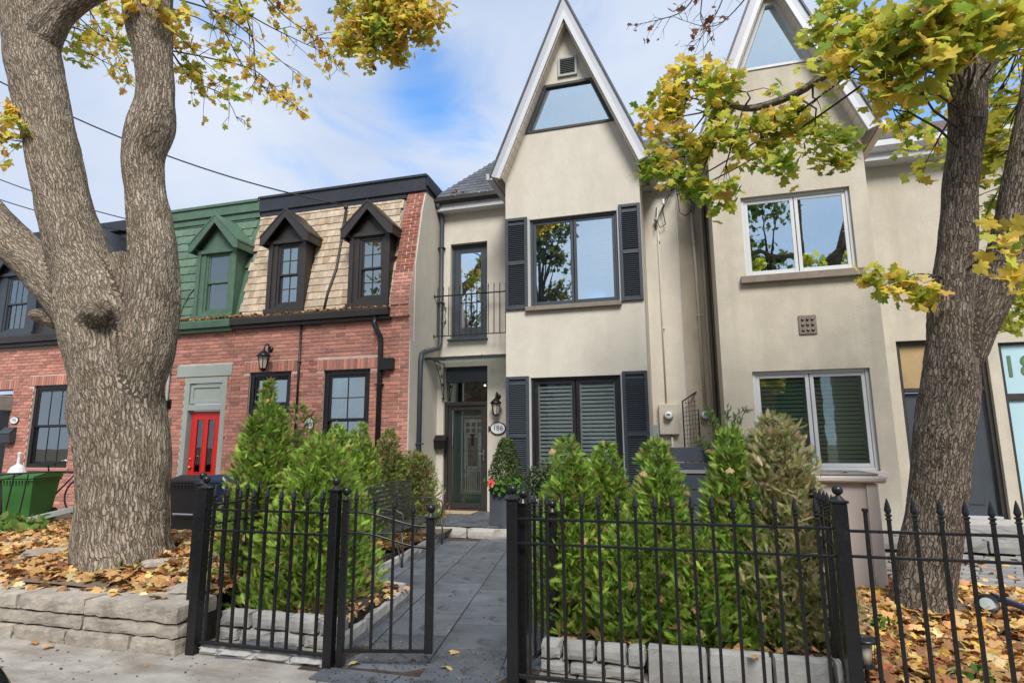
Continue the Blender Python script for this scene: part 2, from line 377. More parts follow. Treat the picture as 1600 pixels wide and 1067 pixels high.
M['doorgreen'] = mat('green_grey_door', (.17, .23, .20), .4, var=.08)
M['vine_wood'] = mat('twig_bark', (.055, .042, .033), .9, var=.3, vs=9)
M['lamp_glass'] = mat('lamp_glass', (.55, .5, .4), .2)
M['leaf'] = leafmat('maple_leaf', .52); M['needle'] = leafmat('cedar_foliage', .38, .6); M['litter'] = leafmat('fallen_leaf', .12, .7)
bm_, t_, b_, o_ = base_mat('lit_bulb'); b_.inputs['Emission Color'].default_value = (1, .72, .4, 1); b_.inputs['Emission Strength'].default_value = 5; M['bulb'] = bm_

def bark(name, light, dark, moss, s=1.0):
    m, t, b, o = base_mat(name)
    a = N(t, 'ShaderNodeAttribute', attribute_name='bark'); v0 = a.outputs['Vector']
    nw = N(t, 'ShaderNodeTexNoise'); nw.inputs['Scale'].default_value = 3.2; nw.inputs['Detail'].default_value = 3; L(t, v0, nw.inputs['Vector'])
    ws = N(t, 'ShaderNodeVectorMath', operation='MULTIPLY_ADD'); L(t, nw.outputs['Color'], ws.inputs[0]); ws.inputs[1].default_value = (.12, .12, .2); L(t, v0, ws.inputs[2])
    mp = N(t, 'ShaderNodeMapping'); mp.inputs['Scale'].default_value = (s, s, s*.085); L(t, ws.outputs[0], mp.inputs[0])
    vo = N(t, 'ShaderNodeTexVoronoi', feature='DISTANCE_TO_EDGE'); vo.inputs['Scale'].default_value = 46; L(t, mp.outputs[0], vo.inputs['Vector'])
    vo2 = N(t, 'ShaderNodeTexVoronoi', feature='DISTANCE_TO_EDGE'); vo2.inputs['Scale'].default_value = 70; L(t, mp.outputs[0], vo2.inputs['Vector'])
    mp3 = N(t, 'ShaderNodeMapping'); mp3.inputs['Scale'].default_value = (1, 1, .3); L(t, v0, mp3.inputs[0])
    fine = noise_(t, mp3.outputs[0], 60, 7, .7)
    r1 = rng_(t, vo.outputs['Distance'], 0, .22); r2 = rng_(t, vo2.outputs['Distance'], 0, .2)
    h = mathn(t, 'ADD', mathn(t, 'MULTIPLY', r1, .62), mathn(t, 'MULTIPLY', r2, .22))
    h = mathn(t, 'ADD', h, mathn(t, 'MULTIPLY', fine, .35))
    big = noise_(t, v0, 1.7, 4)
    ramp = N(t, 'ShaderNodeValToRGB'); el = ramp.color_ramp.elements
    el[0].position = .22; el[0].color = (*dark, 1); el[1].position = .95; el[1].color = (*light, 1)
    k = el.new(.5); k.color = (*[(x+y)*.42 for x, y in zip(dark, light)], 1)
    L(t, h, ramp.inputs[0])
    c = mixc(t, rng_(t, big, .5, .75, 0, .55), ramp.outputs[0], mixc(t, .5, ramp.outputs[0], moss))
    c = mixc(t, rng_(t, noise_(t, v0, 4.5, 6, .65), .35, .68), c, mixc(t, 1.0, c, (.66, .62, .57), 'MULTIPLY'))
    L(t, c, b.inputs['Base Color']); b.inputs['Roughness'].default_value = .95; b.inputs['Specular IOR Level'].default_value = .15
    bp = N(t, 'ShaderNodeBump'); bp.inputs['Strength'].default_value = 1; bp.inputs['Distance'].default_value = .017
    L(t, h, bp.inputs['Height']); L(t, bp.outputs[0], b.inputs['Normal']); return m
M['bark_l'] = bark('furrowed_maple_bark', (.47, .395, .31), (.10, .077, .057), (.26, .235, .12))
M['bark_r'] = bark('dark_maple_bark', (.29, .245, .20), (.035, .026, .02), (.19, .17, .10), 1.15)

# ------------------------------------------------------------------ scatter of leaf-sized faces
def frames(Nn, spin):
    z = Nn/np.linalg.norm(Nn, axis=1, keepdims=True); a = np.where(np.abs(z[:, 2:3]) < .95, np.array([[0, 0, 1.]]), np.array([[1., 0, 0]]))
    x = np.cross(a, z); x /= np.linalg.norm(x, axis=1, keepdims=True); y = np.cross(z, x)
    c, s = np.cos(spin)[:, None], np.sin(spin)[:, None]
    return np.stack([x*c+y*s, -x*s+y*c, z], axis=2)
def scatter_mesh(name, V, T, P, Rm, S, C, material, org=(0, 0, 0)):
    V = np.asarray(V, float); T = np.asarray(T, int); n = len(P); k = len(V)
    vv = (np.einsum('nij,kj->nki', Rm, V)*np.reshape(S, (n, 1, -1)) + P[:, None]) - np.asarray(org)
    tt = (T[None]+(np.arange(n)*k)[:, None, None]).reshape(-1)
    me = bpy.data.meshes.new(name); me.vertices.add(n*k); me.vertices.foreach_set('co', vv.reshape(-1))
    nf = n*len(T); me.loops.add(nf*3); me.loops.foreach_set('vertex_index', tt); me.polygons.add(nf); me.polygons.foreach_set('loop_start', np.arange(nf)*3)
    me.update(calc_edges=True)
    at_ = me.attributes.new('Col', 'FLOAT_COLOR', 'POINT')
    cc = np.ones((n, k, 4)); cc[:, :, :3] = np.asarray(C)[:, None, :]; at_.data.foreach_set('color', cc.reshape(-1))
    me.materials.append(material); return me
def maple(curl=.12):
    h = [(0, 0), (.26, -.16), (.52, -.16), (.45, .06), (.74, .10), (.86, .30), (.60, .40), (.60, .68), (.32, .58), (.20, .80), (0, 1.0)]
    pts = h+[(-x, y) for x, y in h[1:-1]][::-1]
    V = [(0, .32, 0)]+[(x, y, -curl*(abs(x)**1.3+.6*max(0, y-.4))+.05*math.sin(7*x+5*y)) for x, y in pts]
    n = len(pts); V.append((.012, 0, 0)); V.append((-.012, -.42, .03)); V.append((.0, -.42, .05))
    return np.array(V)-np.array([0, .3, 0]), [(0, i+1, (i+1) % n+1) for i in range(n)]+[(n+1, n+2, n+3)]
LV, LT = maple(); LVd, LTd = maple(.38)
def frond():
    V = []; T = []
    def blade(a, d, l, w):
        a = np.array(a, float); d = np.array(d, float); d /= np.linalg.norm(d); p = np.array([-d[1], d[0], 0]); i = len(V)
        V.extend([a-p*w, a+d*l, a+p*w]); T.append((i, i+1, i+2))
    blade((0, 0, 0), (0, 1, 0), 1.0, .035)
    for y, l in ((.05, .46), (.20, .48), (.38, .44), (.54, .36), (.70, .28)):
        for s in (-1, 1): blade((0, y+.06*s, 0), (s*.50, .95, 0), l, .040)
    V = np.array(V); V[:, 2] = -.22*V[:, 1]**2+.15*np.abs(V[:, 0]); return V, T
FV, FT = frond()
def oval():
    V = [(0, 0, 0), (.3, .3, -.03), (.28, .7, -.06), (0, 1, -.12), (-.28, .7, -.06), (-.3, .3, -.03), (0, .5, .03)]
    return np.array(V), [(6, i, (i+1) % 6) for i in range(6)]
OV, OT = oval()
def pal(n, cols, wts, jit=.15):
    c = np.array(cols)[rng.choice(len(cols), n, p=np.array(wts)/sum(wts))]
    return np.clip(c*(1+jit*rng.standard_normal((n, 1)))*(1+.06*rng.standard_normal((n, 3))), .004, .95)
def gp0(x, y, z):
    d = ray(x, y); t = (z-CAM_H)/d.z; return d.x*t, d.y*t, z
AUT = [(.50, .36, .045), (.46, .27, .05), (.26, .30, .035), (.15, .23, .03), (.36, .20, .06)]

# ================================================================== SETTING
def grid_surface(x0, x1, y0, y1, hf, step=.12):
    nx = max(2, int((x1-x0)/step)); ny = max(2, int((y1-y0)/step)); m = MB()
    v = [(x0+(x1-x0)*i/nx, y0+(y1-y0)*j/ny, hf(x0+(x1-x0)*i/nx, y0+(y1-y0)*j/ny)) for j in range(ny+1) for i in range(nx+1)]
    f = [(j*(nx+1)+i, j*(nx+1)+i+1, (j+1)*(nx+1)+i+1, (j+1)*(nx+1)+i) for j in range(ny) for i in range(nx)]
    return m.add(v, f)
def nz(x, y, s=1.0): return noise.noise(Vector((x*s, y*s, 3.3)))
def sm(a, b, x): t = min(1, max(0, (x-a)/(b-a))); return t*t*(3-2*t)
def h_left(x, y):                                    # raised bed under the big maple, falling to the yards behind
    h = .29 + .13*sm(3.9, 4.8, y) - .27*sm(5.6, 7.6, y)
    h += .10*math.exp(-((x+5.1)**2+(y-4.55)**2)/.8)
    return h + .03*nz(x, y, 1.3) - .1*sm(8, 9.5, y)*0
def h_right(x, y): return .035 + .03*nz(x+9, y, 1.4) + .10*math.exp(-((x-1.95)**2+(y-6.1)**2)/.35)
struct('ground', MB().add([(-300, -300, -.16), (300, -300, -.16), (300, 400, -.16), (-300, 400, -.16)], [(0, 1, 2, 3)]), M['ground'])
struct('road', MB().box(-80, 80, -9, 1.60, -.4, -.13), M['asphalt'])
kb = struct('kerb', MB().box(-80, 80, 1.604, 1.75, -.3, .0, ch=.015), M['step'])
sw = struct('sidewalk', MB().box(-60, 60, 1.752, 4.2, -.25, -.03), M['soil'])
pm = MB().box(-.795, .795, 1.0, 3.72, -.06, 0, ch=.008).mesh('sidewalk_panel', M['sidewalk'])
for i in range(-8, 7): piece('sidewalk_panel', pm, sw, (-1.55+i*1.6, .76, random.uniform(-.003, .003)), (0, 0, 0))
struct('yard', MB().box(-60, 60, 4.2, 40, -.3, -.012), M['ground'])
struct('left_bed', grid_surface(-16.5, -3.66, 3.95, 9.93, h_left), M['ground'], True)
struct('right_bed', grid_surface(.86, 7.0, 3.9, 8.3, h_right), M['ground'], True)
def h_bedA(x, y): return .15+.03*nz(x, y, 3)
def inset_bed(name, poly, hf):
    # cedar beds: a soil top over straight sides
    m = MB(); m.prism(poly, .0, .13, 'z'); struct(name, m, M['soil'])
inset_bed('cedar_bed', [(-3.62, 4.28), (-2.62, 4.28), (-2.80, 5.62), (-3.50, 5.74), (-3.86, 9.15), (-4.84, 9.9), (-4.9, 9.9), (-3.66, 4.3)], None)
inset_bed('hedge_bed', [(-1.02, 4.28), (.90, 4.28), (.90, 8.2), (-1.2, 8.2)], None)

# front path of slate slabs, turned a little towards the door
pt = struct('path', MB().prism([(-2.6, 3.74), (-.98, 3.74), (-1.1, 6.0), (-1.9, 9.3), (-5.0, 9.3), (-3.4, 5.7), (-2.6, 5.6)], -.02, .004, 'z'), M['soil'])
A = R_(9.5); tw, tl = .52, .60
for i in range(-3, 4):
    for j in range(-1, 10):
        c = Vector((i*tw+tw/2+(tw*.5 if j % 2 else 0)*0, j*tl+tl/2+(.28 if i % 2 else 0)))
        w = Vector((-1.72, 3.74)) + Vector((c.x*math.cos(A)-c.y*math.sin(A), c.x*math.sin(A)+c.y*math.cos(A)))
        if w.y < 3.98 or w.y > 9.1 or w.x < -3.95+.0*w.y or w.x > -.85-(w.y-4)*.12: continue
        me = MB().rough(-tw/2+.003, tw/2-.003, -tl/2+.003, tl/2-.003, -.03, .012, (3, 3, 1), .0015, 5, .003, seed=i*9+j).mesh('slate_slab', M['slab'])
        piece('slate_slab', me, pt, (w.x, w.y, .004+random.uniform(-.002, .002)), (0, 0, A))
for k, (xa, xb) in enumerate(((-2.42, -1.70), (-1.695, -1.10))):
    me = MB().rough(xa, xb, 3.805, 4.28, -.03, .004, (4, 3, 1), .0012, 5, .003, seed=k+5).mesh('slate_slab', M['slab']); piece('slate_slab', me, pt, (0, 0, .002))
for k, (xa, xb) in enumerate(((-2.42, -1.86), (-1.855, -1.10))):
    me = MB().rough(xa, xb, 3.60, 3.80, -.03, .012, (4, 2, 1), .0015, 5, .003, seed=k).mesh('slate_slab', M['slab']); piece('slate_slab', me, pt, (0, 0, .004))

# entrance porch: step stones and a slate top
po = struct('porch', MB().box(-4.80, -2.0, 9.55, 11.2, .0, .16), M['step'])
for xa, xb in ((-4.3, -3.42), (-3.41, -2.62)):
    piece('step_stone', MB().rough(xa, xb, 9.22, 9.56, .0, .17, (7, 3, 3), .006, 8, .012, seed=xa).mesh('step_stone', M['step']), po, (0, 0, 0))
for xa, xb in ((-4.3, -3.7), (-3.695, -3.1), (-3.095, -2.5)):
    for ya, yb in ((9.28, 9.9), (9.905, 10.55), (10.555, 11.19)):
        piece('slate_slab', MB().rough(xa, xb, ya, yb, .165, .195, (2, 2, 1), .001, 5, .003).mesh('slate_slab', M['slab']), po, (0, 0, .012))

# retaining wall of limestone blocks under the maple bed
rw = thing('retaining_wall', 'low retaining wall of rough pale limestone blocks along the sidewalk under the leaf-covered bed', 'wall', (-6, 3.8, 0))
part('backing', MB().box(-12.5, -3.64, 3.86, 4.15, -.05, .27), M['soil'], rw)
for ci, (z0, z1, y0) in enumerate(((-.01, .105, 3.70), (.11, .215, 3.725), (.22, .335, 3.71))):
    x = -3.60
    while x > -9.5:
        ln = random.uniform(.42, .95); x0 = x-ln
        yb = 3.98 if ci < 2 else 4.06+random.uniform(-.02, .05)
        o = part('stone_block', MB().rough(x0+.004, x-.004, y0+random.uniform(-.006, .008), yb, z0, z1-random.uniform(0, .006), (16, 4, 4), .012, 17, .004, seed=x), M['stone'], rw)
        x = x0
# kerb stones and low block walls of the cedar beds
ks = thing('kerb_stones', 'row of pale rounded kerb stones under the left fence panel beside the retaining wall', 'kerb', (-3, 3.9, 0))
x = -3.50
for ln in (.20, .33, .34, .30):
    part('kerb_stone', MB().rough(x+.003, x+ln-.003, 3.78, 3.93, -.01, .062, (5, 3, 2), .004, 9, .02, seed=x), M['conc_block'], ks); x += ln-.03
def block_wall(x0, x1, courses, y0, label, seed):
    w = thing('block_edging', label, 'edging', ((x0+x1)/2, y0, 0)); random.seed(seed)
    for (z0, z1, ls) in courses:
        x = x0+random.uniform(-.1, 0)
        while x < x1-.03:
            ln = random.uniform(*ls); xe = min(x1, x+ln)
            if xe-max(x, x0) > .04:
                part('block', MB().rough(max(x, x0)+.003, xe-.003, y0+random.uniform(-.008, .008), y0+.13, z0, z1-.004, (4, 2, 3), .003, 9, .010, seed=x), M['conc_block'], w)
            x += ln
block_wall(-3.58, -2.5, ((.0, .10, (.2, .3)), (.10, .225, (.22, .34))), 4.10, 'two-course grey block edging behind the left fence panel under the tall cedar', 3)
block_wall(-1.0, -.30, ((.0, .09, (.16, .26)), (.09, .21, (.18, .26))), 4.10, 'short grey block edging at the path side of the middle fence', 5)
block_wall(-.30, .84, ((-.0, .225, (.28, .42)),), 4.10, 'row of large grey kerb blocks under the hedge of cedars behind the middle fence', 6)
ke = thing('path_edging', 'pale concrete edging stones bordering the dark soil bed on the left of the path', 'edging', (-2.7, 5, 0))
for a, b in (((-2.46, 4.02), (-2.52, 4.5)), ((-2.525, 4.51), (-2.60, 5.05)), ((-2.605, 5.06), (-2.68, 5.6)), ((-2.74, 5.66), (-3.3, 5.74)), ((-3.34, 5.8), (-3.42, 6.4)), ((-3.43, 6.42), (-3.50, 7.1)), ((-3.51, 7.12), (-3.6, 7.8)), ((-3.61, 7.82), (-3.70, 8.5)), ((-3.71, 8.52), (-3.8, 9.2))):
    a, b = Vector((*a, 0)), Vector((*b, 0)); d = b-a; Mx = Matrix.Rotation(math.atan2(d.y, d.x), 4, 'Z'); Mx.translation = a
    part('edging_stone', MB().rough(.004, d.length-.004, -.035, .04, -.01, .135, (6, 2, 2), .002, 9, .012, M=Mx), M['conc_block'], ke)

# paved yard of the right-hand house
py_ = struct('paved_yard', MB().box(1.95, 9, 6.9, 9.3, -.02, .045), M['soil'])
pvm = [MB().rough(-.145, .145, -.07, .07, -.03, .0, (2, 1, 1), .002, 9, .004, seed=q).mesh('paver', M['paver']) for q in range(3)]
A2 = R_(-24)
cnt = 0
for i in range(-24, 30):
    for j in range(-22, 26):
        lx, ly = i*.30+(.15 if j % 2 else 0), j*.148
        x = 3.6+lx*math.cos(A2)-ly*math.sin(A2); y = 8.1+lx*math.sin(A2)+ly*math.cos(A2)
        if 2.1 < x < 5.9 and 7.05 < y < 9.2 and cnt < 290: piece('paver', pvm[cnt % 3], py_, (x, y, .066+random.uniform(-.003, .003)), (0, 0, A2)); cnt += 1
ps = struct('paved_step', MB().box(2.2, 9, 9.34, 11.0, -.02, .20), M['soil'])
for k in range(6):
    piece('step_stone', MB().rough(2.2+k*.75, 2.94+k*.75, 9.28, 9.48, .07, .235, (5, 2, 2), .003, 9, .01, seed=k).mesh('step_stone', M['paver']), ps, (0, 0, 0))
for i in range(10):
    for j in range(3):
        piece('paver', MB().rough(2.3+i*.42, 2.71+i*.42, 9.5+j*.48, 9.97+j*.48, .19, .232, (2, 2, 1), .002, 7, .004).mesh('paver', M['paver']), ps, (0, 0, 0))
piece('door_stone', MB().rough(3.3, 5.1, 10.96, 11.35, .16, .30, (7, 2, 2), .004, 9, .012).mesh('door_stone', M['step']), ps, (0, 0, 0))

# ================================================================== HOUSE KIT
def wall_cells(mb, x0, x1, z0, z1, y0, y1, holes, mi=0):
    zs = sorted({z0, z1, *[h[2] for h in holes if z0 < h[2] < z1], *[h[3] for h in holes if z0 < h[3] < z1]})
    for a, b in zip(zs, zs[1:]):
        c = (a+b)/2; cuts = sorted([(max(x0, h[0]), min(x1, h[1])) for h in holes if h[2] < c < h[3] and h[1] > x0 and h[0] < x1]); x = x0
        for (p, q) in cuts:
            if p-x > 1e-4: mb.box(x, p, y0, y1, a, b, mi)
            x = max(x, q)
        if x1-x > 1e-4: mb.box(x, x1, y0, y1, a, b, mi)
    return mb
def ring(mb, x0, x1, z0, z1, y0, y1, w, ch=.004, wb=None, mi=0):
    wb = w if wb is None else wb
    mb.box(x0, x0+w, y0, y1, z0, z1, mi, ch); mb.box(x1-w, x1, y0, y1, z0, z1, mi, ch)
    mb.box(x0+w+.0005, x1-w-.0005, y0+.001, y1, z1-w, z1, mi, ch); mb.box(x0+w+.0005, x1-w-.0005, y0+.001, y1, z0, z0+wb, mi, ch)
    return mb
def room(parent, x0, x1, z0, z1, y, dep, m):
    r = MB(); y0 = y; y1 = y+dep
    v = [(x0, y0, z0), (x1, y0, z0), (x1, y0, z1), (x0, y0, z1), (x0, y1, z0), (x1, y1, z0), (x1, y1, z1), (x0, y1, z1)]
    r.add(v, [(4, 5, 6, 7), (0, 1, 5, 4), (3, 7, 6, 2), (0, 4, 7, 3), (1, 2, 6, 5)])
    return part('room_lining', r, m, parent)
slat_cache = {}
def window(root, x0, x1, z0, z1, y, fm, gm, kind='casement', mun=None, fw=.05, sw=.045, slats=None, room_m='room', back=None, name='window', sash_m=None, wb=None, label=None, rdep=.9):
    w = part(name, ring(MB(), x0, x1, z0, z1, y, y+.09, fw, wb=wb), M[fm], root, label=label); sm_ = M[sash_m or fm]
    ix0, ix1, iz0, iz1 = x0+fw, x1-fw, z0+(wb or fw), z1-fw
    if kind == 'casement': cells = [(ix0+.002, (ix0+ix1)/2-.006, iz0+.002, iz1-.002, .02), ((ix0+ix1)/2+.006, ix1-.002, iz0+.002, iz1-.002, .02)]
    elif kind == 'hung': mz = (iz0+iz1)/2; cells = [(ix0+.002, ix1-.002, mz-.02, iz1-.002, .015), (ix0+.002, ix1-.002, iz0+.002, mz+.018, .048)]
    else: cells = [(ix0+.002, ix1-.002, iz0+.002, iz1-.002, .02)]
    for (a, b, c, d, dy) in cells:
        part('sash', ring(MB(), a, b, c, d, y+dy, y+dy+.032, sw), sm_, w)
        part('pane', MB().box(a+sw-.004, b-sw+.004, y+dy+.013, y+dy+.018, c+sw-.004, d-sw+.004), M[gm], w)
        if mun:
            mm = MB(); nx, nz_ = mun
            for i in range(1, nx): xx = a+sw+(b-a-2*sw)*i/nx; mm.box(xx-.009, xx+.009, y+dy+.006, y+dy+.026, c+sw, d-sw)
            for i in range(1, nz_): zz = c+sw+(d-c-2*sw)*i/nz_; mm.box(a+sw, b-sw, y+dy+.008, y+dy+.024, zz-.009, zz+.009)
            part('muntin', mm, sm_, w)
        if slats:
            sp, ang, sm2, yo = slats; n = int((d-c-2*sw)/sp); key = (round(b-a, 3), sm2)
            if key not in slat_cache: slat_cache[key] = MB().box(-(b-a)/2+sw*.9, (b-a)/2-sw*.9, -.028, .028, -.005, .005).mesh('slat', M[sm2])
            for i in range(n): piece('slat', slat_cache[key], w, ((a+b)/2, y+dy+yo, c+sw+sp*(i+.5)), (ang, 0, 0))
            rl = MB(); zz = c+sw+(d-c-2*sw)*.27
            rl.box(a+sw*.5, b-sw*.5, y+dy+yo-.022, y+dy+yo+.022, zz-.03, zz+.03); rl.box(a+sw*.5, a+sw+.02, y+dy+yo-.02, y+dy+yo+.02, c, d); rl.box(b-sw-.02, b-sw*.5, y+dy+yo-.02, y+dy+yo+.02, c, d)
            part('blind_rail', rl, M[sm2], w)
    if back:
        bm, yo = back; bb = MB(); n = 40
        v = []; 
        for i in range(n+1):
            xx = ix0+(ix1-ix0)*i/n; yy = y+yo+.012*math.sin(i*1.9)
            v += [(xx, yy, iz0), (xx, yy, iz1)]
        bb.add(v, [(2*i, 2*i+2, 2*i+3, 2*i+1) for i in range(n)]); part('curtain', bb, M[bm], w)
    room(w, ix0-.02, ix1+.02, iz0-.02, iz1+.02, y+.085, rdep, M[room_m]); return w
def bricks(root, wallo, x0, x1, z0, z1, Y, holes, soldiers, nind, bm='brick', Yfun=None):
    bl, bh, g = .212, .062, .0135; ind = []; rest = MB()
    allh = list(holes)+[(s[0], s[1], s[2], s[3]) for s in soldiers]
    k = 0; z = z0
    while z+bh <= z1+.001:
        x = x0-(bl+g)/2*(k % 2)
        while x < x1:
            segs = [(max(x, x0), min(x+bl, x1))]
            for h in allh:
                if h[2] < z+bh-.004 and h[3] > z+.004:
                    ns = []
                    for a, b in segs:
                        if h[1] <= a or h[0] >= b: ns.append((a, b)); continue
                        if h[0]-a > .02: ns.append((a, h[0]))
                        if b-h[1] > .02: ns.append((h[1], b))
                    segs = ns
            for a, b in segs:
                if b-a < .02: continue
                if b-a > bl-.002: ind.append(((a+b)/2, z+bh/2))
                else: rest.box(a, b, Y+random.uniform(-.002, .002), Y+.02, z, z+bh)
            x += bl+g
        z += bh+g; k += 1
    for (a, b, c, d) in soldiers:
        n = max(1, round((b-a)/(bh+g))); st = (b-a)/n
        for i in range(n): rest.box(a+i*st+g/2, a+(i+1)*st-g/2, Y-.003, Y+.02, c+.005, d-.005)
    ind.sort(key=lambda p: p[0]**2+(p[1]-1.5)**2)
    bme = [MB().box(-bl/2, bl/2, 0, .02, -bh/2, bh/2, ch=.003).mesh('brick', M[bm]) for _ in range(1)]
    for (x, z) in ind[:nind]: piece('brick', bme[0], wallo, (x, Y+random.uniform(-.003, .002), z), (0, random.uniform(-.006, .006), 0))
    for (x, z) in ind[nind:]: rest.box(x-bl/2, x+bl/2, Y+random.uniform(-.002, .002), Y+.02, z-bh/2, z+bh/2)
    if rest.v: part('bricks', rest, M[bm], wallo, kind='stuff')
MY0, MZ0, MSL = 9.99, 4.06, .205                                     # the mansard plane: y = MY0 + (z-MZ0)*MSL
def mans(z): return MY0+(z-MZ0)*MSL
MANG = math.atan(MSL)
def shingles(root, roofo, x0, x1, z0, z1, course, widths, mname, holes, nind, thick=.014):
    z = z0; ind = []; row = 0
    meshes = {w: MB().box(-w/2+.002, w/2-.002, -thick, 0, -.01, course*1.25).mesh('shingle', M[mname]) for w in widths}
    rest = MB()
    while z < z1-.02:
        x = x0+random.uniform(-.1, 0)
        while x < x1:
            w = random.choice(widths); xc = x+w/2
            if xc-w/2 > x0-.03 and xc+w/2 < x1+.03 and not any(h[0] < xc < h[1] and h[2](xc) > z for h in holes): ind.append((xc, z+random.uniform(-.003, .003)+.004*math.sin(xc*2+row), w))
            x += w
        z += course; row += 1
    ind.sort(key=lambda p: -p[0]*.3+p[1]*.1)
    for i, (xc, zz, w) in enumerate(ind):
        if i < nind: piece('shingle', meshes[w], roofo, (xc, mans(zz)-.012, zz), (-MANG-.09+random.uniform(-.01, .01), 0, 0))
        else:
            Mx = Matrix.Translation((xc, mans(zz)-.012, zz)) @ Matrix.Rotation(-MANG-.09, 4, 'X'); rest.box(-w/2+.002, w/2-.002, -thick, 0, -.01, course*1.25, M=Mx)
    if rest.v: part('shingles', rest, M[mname], roofo, kind='stuff')
def dormer(root, x0, x1, zb, zt, za, wx0, wx1, wz0, wz1, m, mroof, gm='glass_mid', mun=(2, 2), back=('curtain', .12), hung=True, yf=9.93, over=.14, fm=None, sash=None):
    fm = fm or m; dm = MB(); dep = 1.0
    wall_cells(dm, x0, x1, zb, zt, yf+.02, yf+.10, [(wx0, wx1, wz0, wz1)])
    dm.box(x0, x0+.05, yf+.10, yf+dep, zb, zt); dm.box(x1-.05, x1, yf+.10, yf+dep, zb, zt)
    xc = (x0+x1)/2; hw = (x1-x0)/2+over; ze = za-hw*.98; zt = max(zt, ze-.16)
    dm.prism([(x0+.002, zt), (x1-.002, zt), (xc, za-.16)], yf+.03, yf+.09)
    d = part('dormer', dm, M[m], root)
    tr = MB(); t = .035                                               # raised trim on the front face
    for a, b in ((x0-.01, x0+.085), (x1-.085, x1+.01)): tr.box(a, b, yf-.012, yf+.02, zb+.1, zt-.05, ch=.004)
    tr.box(x0-.03, x1+.03, yf-.05, yf+.02, zb, zb+.10, ch=.006); tr.box(x0-.02, x1+.02, yf-.02, yf+.02, zt-.06, zt+.02, ch=.004)
    part('trim', tr, M[fm], d)
    rf = MB(); th = .05; y0 = yf-.16; y1 = yf+dep
    for s in (-1, 1):
        dx = hw; dz = za-ze
        rf.prism([(xc, za), (xc+s*dx, ze), (xc+s*dx, ze-.04), (xc, za-.045)], y0, y1)
    part('dormer_roof', rf, M[mroof], d)
    fa = MB()
    for s in (-1, 1):
        fa.prism([(xc, za-.046), (xc+s*(hw-.005), ze-.041), (xc+s*(hw-.005), ze-.20), (xc+s*(hw-.11), ze-.17), (xc, za-.20)], y0+.01, y0+.05)
        fa.prism([(xc+s*(hw-.01), ze-.045), (xc+s*(hw-.01), ze-.19), (xc+s*(hw-.05), ze-.19), (xc+s*(hw-.05), ze-.06)], y0+.051, y1-.02)
        fa.prism([(xc+s*(hw-.06), ze-.10), (xc+s*(hw-.06), ze-.12), (xc+s*(x1-x0)/2, ze-.12), (xc+s*(x1-x0)/2, ze-.10)], y0+.051, y1-.3)
    part('fascia', fa, M[fm], d)
    window(root, wx0, wx1, wz0, wz1, yf+.04, fm, gm, 'hung', mun, .05, .04, back=back, rdep=.7, sash_m=sash)
def gutter(root, x0, x1, z0, z1, yf, m, name='gutter'):
    g = MB(); h = z1-z0
    g.prism([(yf+.16, z0+h*.35), (yf+.16, z1), (yf+.155, z1), (yf+.15, z0+h*.42), (yf+.02, z0+h*.42), (yf+.012, z1), (yf, z1), (yf-.004, z1-.03), (yf+.01, z0+h*.35)][::1], x0, x1, 'x')
    g.box(x0, x1, yf+.07, yf+.2, z0, z0+h*.34, ch=.008)
    part(name, g, M[m], root)
def downpipe(label, pts, r, m, group=None, name='downpipe', brackets=()):
    t = thing(name, label, 'downpipe' if name == 'downpipe' else 'conduit', pts[-1], 0, group)
    part('pipe', MB().tube(pts, r, 12), M[m], t, True)
    for (x, y, z) in brackets: part('bracket', MB().box(x-r*1.5, x+r*1.5, y-r*1.15, y+r*1.6, z-.012, z+.012, ch=.003), M[m], t)
    return t

# ------------------------------------------------------------------ tan-shingled brick house (number 188)
YB = 9.95
th = thing('brick_house', 'red brick house with tan cedar-shingle mansard and two dark dormers, next to the cream house', 'house', (-7, YB, 0))
holes = [(-8.40, -7.41, .2, 2.94), (-6.68, -5.66, 1.0, 2.92)]
wl = part('wall', wall_cells(MB(), -8.82, -5.22, 0, 3.92, YB+.012, YB+.3, holes), M['mortar'], th)
bricks(th, wl, -8.82, -5.22, .02, 3.90, YB, holes, [(-8.55, -7.28, 2.94, 3.16), (-6.84, -5.50, 2.92, 3.13)], 290)
# brick pier of the party wall: front leans back with the roof
prof = [(9.90, 0), (9.90, 3.86), (9.84, 3.90), (9.84, 4.3), (10.0, 4.86), (10.27, 6.1), (10.50, 6.74), (11.6, 6.74), (11.6, 0)]
pw = part('pier', MB().prism([(y+.012, z) for y, z in prof], -5.22, -4.835, 'x'), M['mortar'], th)
def prof_y(z):
    for (ya, za_), (yb, zb_) in zip(prof[1:7], prof[2:7]):
        if za_ <= z <= zb_ and zb_ > za_: return ya+(yb-ya)*(z-za_)/(zb_-za_)
    return 9.90
bme = MB().box(-.088, .088, 0, .02, -.0325, .0325, ch=.003).mesh('brick', M['brick']); bme2 = MB().box(-.088, .088, 0, .02, -.0325, .0325, ch=.003).mesh('brick', M['brick_old'])
hb = MB().box(-.044, .044, 0, .02, -.0325, .0325, ch=.003).mesh('brick', M['brick']); hb2 = MB().box(-.044, .044, 0, .02, -.0325, .0325, ch=.003).mesh('brick', M['brick_old'])
z = .05; k = 0
